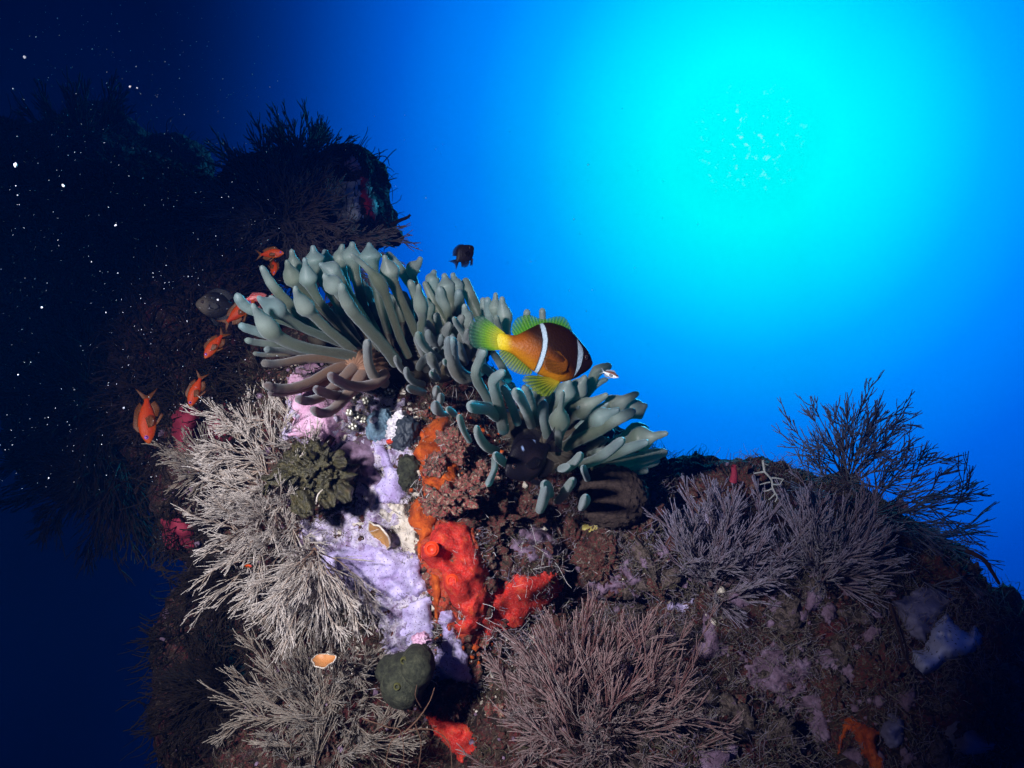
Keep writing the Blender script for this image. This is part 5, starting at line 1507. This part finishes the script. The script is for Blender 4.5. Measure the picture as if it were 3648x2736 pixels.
small_fish('black_damselfish', 'small black damselfish silhouetted against the blue water above the anemone', 'fish', None, 1648, 912, 1.02, (.62, .62, -.25), (-.55, .75, .2), 108, 'deep',
           lambda x, z, y: np.array((.010, .008, .014)), (.008, .006, .012), M_IRISB)
small_fish('bicolour_fish', 'tiny brown and white fish in front of the right tentacle tips', 'fish', None, 2170, 1332, .72, (.88, -.32, .3), (.2, 1, .1), 72, 'slender',
           lambda x, z, y: lerp((.70, .78, .85), (.16, .06, .04), (z - .02 + .12 * max(0, x - .2)) / .03), (.30, .34, .40), M_IRISB)


def three_spot():
    def cf(x, z, y):
        c = lerp((.006, .005, .009), (.022, .015, .021), (.22 - math.hypot(x - .1, z + .05)) / .2)
        for sx, sz in ((.16, .215), (-.08, .20)):
            c = lerp(c, (.30, .42, .75), 1.4 - math.hypot(x - sx, z - sz) / .018)
        return c
    small_fish('spotted_damselfish', 'dark damselfish with two pale blue spots sheltering inside the smaller anemone', 'fish', None, 1900, 1625, .90, (-.74, -.42, .52), (-.15, .85, .1), 265, 'deep', cf, (.008, .007, .014), M_IRISB)


three_spot()


# ------------------------------------------------------------------ turf and crumbs on the rock
def reef_samples(n, dmin, dmax, box, r):
    """points and normals on the rock seen from the front, inside a pixel box"""
    P, Nn, Dd = [], [], []
    tries = 0
    while len(P) < n and tries < n * 4:
        tries += 1
        px, py = r.uniform(box[0], box[2]), r.uniform(box[1], box[3])
        dv = Vector(unit(at(px, py, 1.0)).tolist())
        hit, nrm, _, dist = BVH.ray_cast(Vector((0, 0, 0)), dv)
        if hit is None: continue
        h = np.array(hit); dd = float(np.dot(h, -CM[:, 2]))
        if dmin < dd < dmax:
            P.append(h); Nn.append(np.array(nrm)); Dd.append(dd)
    return np.array(P), np.array(Nn), np.array(Dd)


def turf(n, box, dmin, dmax, ln, rad, material, label, seed, curl=.7, up=.25, name='turf_weed'):
    r = np.random.default_rng(seed)
    P, Nn, _ = reef_samples(n, dmin, dmax, box, r)
    n = len(P)
    if not n: return
    cl = np.array([fbm(p, 30, 2) for p in P])
    keep = cl > -.12
    P, Nn = P[keep], Nn[keep]; n = len(P)
    d = unit(Nn + .6 * r.normal(size=(n, 3)) + up * vcam(0, 1, .1))
    q = unit(np.cross(d, r.normal(size=(n, 3))))
    L = ln * r.uniform(.4, 1.2, n)
    s = np.linspace(0, 1, 6)
    ph = r.uniform(0, 6.28, n)
    C = P[:, None] + L[:, None, None] * (d[:, None] * s[None, :, None] + curl * q[:, None] * (np.sin(s[None] * 3.5 + ph[:, None]) - np.sin(ph)[:, None])[..., None] * .5)
    V, Q = tubes(C, rad * r.uniform(.6, 1.5, (n, 1)) * (1 - .5 * s)[None], 3)
    me = quad_mesh(name, V, Q); point_attr(me, 'along', np.repeat(np.tile(s, n), 3))
    o = link(name, me, material)
    tag(o, label, 'turf', kind='stuff')


def crumbs(n, box, dmin, dmax, size, material, label, seed, name='rubble_crumbs'):
    r = np.random.default_rng(seed)
    P, Nn, _ = reef_samples(n, dmin, dmax, box, r)
    n = len(P)
    U = np.array([(0, 0, 1), (0, 0, -1), (1, 0, 0), (-1, 0, 0), (0, 1, 0), (0, -1, 0)], float)
    # rounded cubes: eight corners each, shaken
    K = np.array([(a, b, c) for a in (-1, 1) for b in (-1, 1) for c in (-1, 1)], float)
    F6 = np.array([(0, 1, 3, 2), (4, 6, 7, 5), (0, 4, 5, 1), (2, 3, 7, 6), (0, 2, 6, 4), (1, 5, 7, 3)])
    sz = size * np.exp(r.normal(0, .5, n))
    A = r.normal(size=(n, 3, 3))
    Qm, _ = np.linalg.qr(A)
    V = np.einsum('nij,kj->nki', Qm, K) * r.uniform(.35, .9, (n, 8, 1)) * (sz * r.uniform(.6, 1.2, n))[:, None, None] + (P + Nn * sz[:, None] * .4)[:, None]
    Q = F6[None] + (np.arange(n) * 8)[:, None, None]
    me = quad_mesh(name, V.reshape(-1, 3), Q.reshape(-1, 4))
    o = link(name, me, material)
    tag(o, label, 'rubble', kind='stuff')


M_T1 = bush_material('turf_tan', (0.03, 0.020, 0.016), (0.10, 0.075, 0.058), (0.28, 0.23, 0.20))
M_T2 = bush_material('turf_red', (0.03, 0.01, 0.008), (0.10, 0.024, 0.022), (0.19, 0.07, 0.06))
M_T3 = bush_material('turf_white', (0.30, 0.28, 0.28), (0.55, 0.52, 0.54), (0.75, 0.72, 0.74))
M_T4 = bush_material('turf_olive', (0.03, 0.03, 0.015), (0.09, 0.085, 0.04), (0.17, 0.15, 0.08))
NEAR = (560, 1250, 3700, 2780)
turf(9000, NEAR, .5, 1.25, .010, .00040, M_T1, 'short tan turf weed over the front rock', 21)
turf(8000, NEAR, .5, 1.25, .009, .00045, M_T2, 'short reddish turf weed over the front rock', 22)
turf(7000, NEAR, .5, 1.25, .012, .00040, M_T4, 'olive turf weed over the front rock', 23)
turf(700, (1150, 1500, 2300, 2500), .5, 1.2, .009, .00030, M_T3, 'scattered white curly threads on the lit rock', 24, 1.4, name='white_threads')
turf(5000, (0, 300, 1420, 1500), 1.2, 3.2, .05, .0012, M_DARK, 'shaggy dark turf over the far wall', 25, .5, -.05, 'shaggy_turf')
turf(3500, (300, 1300, 1000, 2780), .95, 2.2, .04, .0010, M_SHADED, 'shaggy dark turf over the shaded left side of the rock', 26, .5, -.2, 'shaggy_turf')
crumbs(9000, NEAR, .5, 1.3, .0014, M_RUBDK, 'coarse mixed rubble crumbs over the front rock', 31)
crumbs(900, NEAR, .5, 1.3, .0018, M_MAUVE, 'mauve coralline crumbs over the front rock', 32)
crumbs(900, (1100, 1500, 2600, 2600), .5, 1.3, .0013, M_CREAM, 'pale shell crumbs over the lit rock', 33)


def rubble_mass(n, box, lo, hi, material, label, seed):
    r = np.random.default_rng(seed)
    P, Nn, D = reef_samples(n, .5, 1.35, box, r)
    Vs, Qs, off = [], [], 0
    nu, k = 14, 9
    th = np.linspace(0, 2 * np.pi, nu, endpoint=False); ph = np.linspace(.03, np.pi - .03, k)
    U = np.stack([np.sin(ph)[:, None] * np.cos(th), np.sin(ph)[:, None] * np.sin(th), np.cos(ph)[:, None] * np.ones(nu)], -1).reshape(-1, 3)
    idx = np.arange(nu * k).reshape(k, nu); nx = np.roll(idx, -1, 1)
    Q0 = np.stack([idx[:-1], idx[1:], nx[1:], nx[:-1]], -1).reshape(-1, 4)
    for p, nn in zip(P, Nn):
        q = p @ CM
        qx, qy = W0 / 2 + q[0] / -q[2] * F, H0 / 2 - q[1] / -q[2] * F
        if 3150 < qx < 3560 and 2080 < qy < 2460 or 2950 < qx < 3190 and 2500 < qy or 2300 < qx < 2900 and qy < 1740:
            continue                                                    # leave the larger sponges bare
        sc = r.uniform(lo, hi) * np.array([1, r.uniform(.5, 1.3), r.uniform(.5, 2.2)])
        R3, _ = np.linalg.qr(r.normal(size=(3, 3)))
        W = U * sc
        W = W * (1 + .55 * np.array([fbm(u * 1.0 + seed, 2.1, 3) for u in (U + p * 40)]))[:, None]
        Vs.append(W @ R3.T + p + nn * lo * .3); Qs.append(Q0 + off); off += len(U)
    me = quad_mesh('rubble_mass', np.concatenate(Vs), np.concatenate(Qs))
    tag(link('rubble_mass', me, material), label, 'rubble', kind='stuff')


SLOPE = (2150, 1560, 3700, 2790)
M_TANRB = mottled('tan_rubble', [(0.34, (0.010, 0.007, 0.007)), (0.46, (0.06, 0.042, 0.034)), (0.55, (0.17, 0.13, 0.11)), (0.64, (0.12, 0.07, 0.12)), (0.76, (0.40, 0.36, 0.40))], 150, .9, 1.0, .005, 480)
rubble_mass(170, SLOPE, .004, .013, M_TANRB, 'broken tan rubble over the dim right slope', 51)
rubble_mass(110, SLOPE, .004, .011, M_MAUVE, 'mauve crusted rubble over the dim right slope', 52)
patch('encrusting_sponge', [(1780, 1830), (1860, 1800), (1960, 1850), (2060, 1900), (2010, 1980), (1900, 2010), (1820, 1960)], .006, M_MAUVE, 'mauve pink crust on the crag right of the red sea squirt', 'sponge', 'lilac and pink crusts', ragged=34, bump=(.012, 90), smooth=3)
patch('encrusting_sponge', [(2080, 2010), (2200, 1980), (2290, 2040), (2270, 2130), (2160, 2150), (2080, 2100)], .006, M_MAUVE, 'dusky mauve crust left of the upright grey bush', 'sponge', 'lilac and pink crusts', ragged=36, bump=(.012, 90), smooth=3)
patch('encrusting_sponge', [(2640, 2330), (2780, 2290), (2900, 2350), (2880, 2480), (2740, 2500), (2640, 2430)], .004, M_MAUVE, 'dim mauve crust on the slope below the two grey bushes', 'sponge', 'lilac and pink crusts', ragged=40, bump=(.012, 90), smooth=3)
turf(3500, (1650, 1650, 2500, 2350), .5, 1.2, .011, .00040, M_PURPLE, 'mauve fuzz on the crag below the smaller anemone', 39, 1.0, name='tufted_weed')
rubble_mass(120, (1650, 1650, 2500, 2300), .003, .009, M_RUBDK, 'small dark rubble below the smaller anemone', 53)
rubble_mass(60, (1480, 1450, 1800, 2600), .002, .006, M_RUBLIT, 'reddish rubble chips around the orange and red sponges', 54)
rubble_mass(40, (1250, 1350, 1560, 2200), .0015, .004, M_CREAM, 'cream rubble chips on the pale crust', 55)
turf(5000, SLOPE, .5, 1.35, .020, .00042, M_T1, 'longer tan weed over the right slope', 27, .9, name='tufted_weed')
turf(4500, SLOPE, .5, 1.35, .018, .00042, M_PURPLE, 'mauve hairy weed over the right slope', 28, .8, name='tufted_weed')
turf(2500, (2250, 1500, 3700, 2100), .5, 1.4, .016, .00045, M_T4, 'olive weed on the ridge skyline', 29, .8, .6, name='tufted_weed')


crumbs(1500, (1000, 1300, 1560, 2450), .5, 1.2, .0014, M_RUBDK, 'dark grit on the pale crust', 34)
crumbs(900, (1000, 1300, 1560, 2450), .5, 1.2, .0013, M_CREAM, 'white grit on the pale crust', 35)
crumbs(500, (1450, 1450, 1800, 2400), .5, 1.2, .0015, M_ORANGE, 'orange sponge crumbs around the red sea squirt', 36)
turf(2500, (1000, 1300, 1560, 2450), .5, 1.2, .013, .00035, M_T1, 'thin tan weed on the pale crust', 37, 1.0)
turf(900, (1300, 1400, 2000, 2450), .5, 1.2, .016, .00032, M_T3, 'white curly threads over the lit rock', 38, 1.6, name='white_threads')


def lump_fuzz():
    r = np.random.default_rng(77)
    for mat_, keep, ln, lab in ((M_T1, .05, .006, 'tan fuzz on the rubble pieces'), (M_T2, .04, .005, 'reddish fuzz on the rubble pieces'), (M_T3, .008, .005, 'white threads on the rubble pieces')):
        P, Nn = [], []
        for o in LUMPS:
            n = len(o.data.vertices)
            co = np.empty(n * 3, np.float32); o.data.vertices.foreach_get('co', co)
            no = np.empty(n * 3, np.float32); o.data.vertices.foreach_get('normal', no)
            co = co.reshape(-1, 3); no = no.reshape(-1, 3)
            sel = (r.uniform(size=n) < keep) & (no @ CM[:, 2] > -.2)
            P.append(co[sel] + np.array(o.location)); Nn.append(no[sel])
        P = np.concatenate(P); Nn = np.concatenate(Nn); n = len(P)
        d = unit(Nn + .7 * r.normal(size=(n, 3))); q = unit(np.cross(d, r.normal(size=(n, 3))))
        L = ln * r.uniform(.4, 1.2, n); s_ = np.linspace(0, 1, 6); ph = r.uniform(0, 6.28, n)
        C = P[:, None] + L[:, None, None] * (d[:, None] * s_[None, :, None] + q[:, None] * (np.sin(s_[None] * 3.5 + ph[:, None]) - np.sin(ph)[:, None])[..., None] * .5)
        V, Q = tubes(C, .00042 * r.uniform(.6, 1.4, (n, 1)) * (1 - .5 * s_)[None], 3)
        me = quad_mesh('rubble_fuzz', V, Q); point_attr(me, 'along', np.repeat(np.tile(s_, n), 3))
        tag(link('rubble_fuzz', me, mat_), lab, 'turf', kind='stuff')


lump_fuzz()


# ------------------------------------------------------------------ suspended specks in the water
M_MOTE = mottled('pale_speck', [(0.3, (0.20, 0.22, 0.28)), (0.7, (0.42, 0.44, 0.50))], 500, .5, .2, .001)


def mote(px, py, d, r, label, seed, stretch=1.0):
    r *= .62
    o = lump_thing('floating_speck', px, py, d, r, r * stretch, r * d / F, M_MOTE, label, 'plankton', r * d / F * .6, .5 * F / (d * r), 'specks floating in the dark water', seed, 3)
    return o


mote(57, 588, .45, 9, 'largest white speck, high at the left edge of the dark water', 1, 1.5)
mote(88, 203, .5, 7, 'bright speck near the upper left corner', 2)
mote(227, 661, .5, 7, 'bright speck in the dark, right of the largest speck', 3)
mote(463, 308, .5, 6, 'left one of two close specks high on the left', 4)
mote(489, 313, .5, 5, 'right one of two close specks high on the left', 5)
mote(412, 803, .55, 6, 'bright speck left of the outlying rock', 6)
mote(150, 1095, .55, 5, 'white speck low in the dark wall on the far left', 7)
mote(442, 1454, .8, 8, 'bright speck just left of the largest orange fish', 8)
mote(776, 1068, .7, 5, 'bright speck above the dim grey damselfish', 9)


def snow(n, box, seed, label):
    r = np.random.default_rng(seed)
    px = r.uniform(box[0], box[2], n); py = r.uniform(box[1], box[3], n); d = r.uniform(.35, 1.0, n)
    c = at(px, py, d)
    K = np.array([(a, b, cc) for a in (-1, 1) for b in (-1, 1) for cc in (-1, 1)], float) * .58
    F6 = np.array([(0, 1, 3, 2), (4, 6, 7, 5), (0, 4, 5, 1), (2, 3, 7, 6), (0, 2, 6, 4), (1, 5, 7, 3)])
    sz = d / F * np.minimum(0.62 * np.exp(r.normal(0, .62, n)), 3.2)
    V = c[:, None] + K[None] * sz[:, None, None] * r.uniform(.6, 1.4, (n, 8, 1))
    Q = F6[None] + (np.arange(n) * 8)[:, None, None]
    o = link('marine_snow', quad_mesh('marine_snow', V.reshape(-1, 3), Q.reshape(-1, 4)), M_MOTE)
    tag(o, label, 'plankton', kind='stuff')


snow(1500, (-60, 0, 1000, 1750), 41, 'fine drifting specks lit in the dark water on the left')
snow(260, (700, 300, 2700, 2300), 42, 'sparse drifting specks over the reef')


# ------------------------------------------------------------------ the water's own haze
def build_haze():
    m = bpy.data.materials.new('haze')
    m.use_nodes = True
    nt = m.node_tree
    nt.nodes.clear()
    out = nt.nodes.new('ShaderNodeOutputMaterial')
    v = nt.nodes.new('ShaderNodeVolumePrincipled')
    v.inputs['Color'].default_value = (0.002, 0.040, 0.19, 1)
    v.inputs['Density'].default_value = HAZE
    v.inputs['Anisotropy'].default_value = 0.2
    nt.links.new(v.outputs[0], out.inputs['Volume'])
    lo = RV.min(0) - 1.0; hi = RV.max(0) + 0.6
    lo = np.minimum(lo, (-1.2, -1.0, -1.2)); hi = np.maximum(hi, (1.2, 1.5, 0.9))
    V = np.array([(x, y, z) for x in (lo[0], hi[0]) for y in (lo[1], hi[1]) for z in (lo[2], hi[2])])
    Q = [(0, 1, 3, 2), (4, 6, 7, 5), (0, 4, 5, 1), (2, 3, 7, 6), (0, 2, 6, 4), (1, 5, 7, 3)]
    o = link('haze', quad_mesh('haze', V, Q, False), m)
    tag(o, 'blue haze of the sea water itself', 'haze', kind='stuff')


HAZE = 0.11
build_haze()
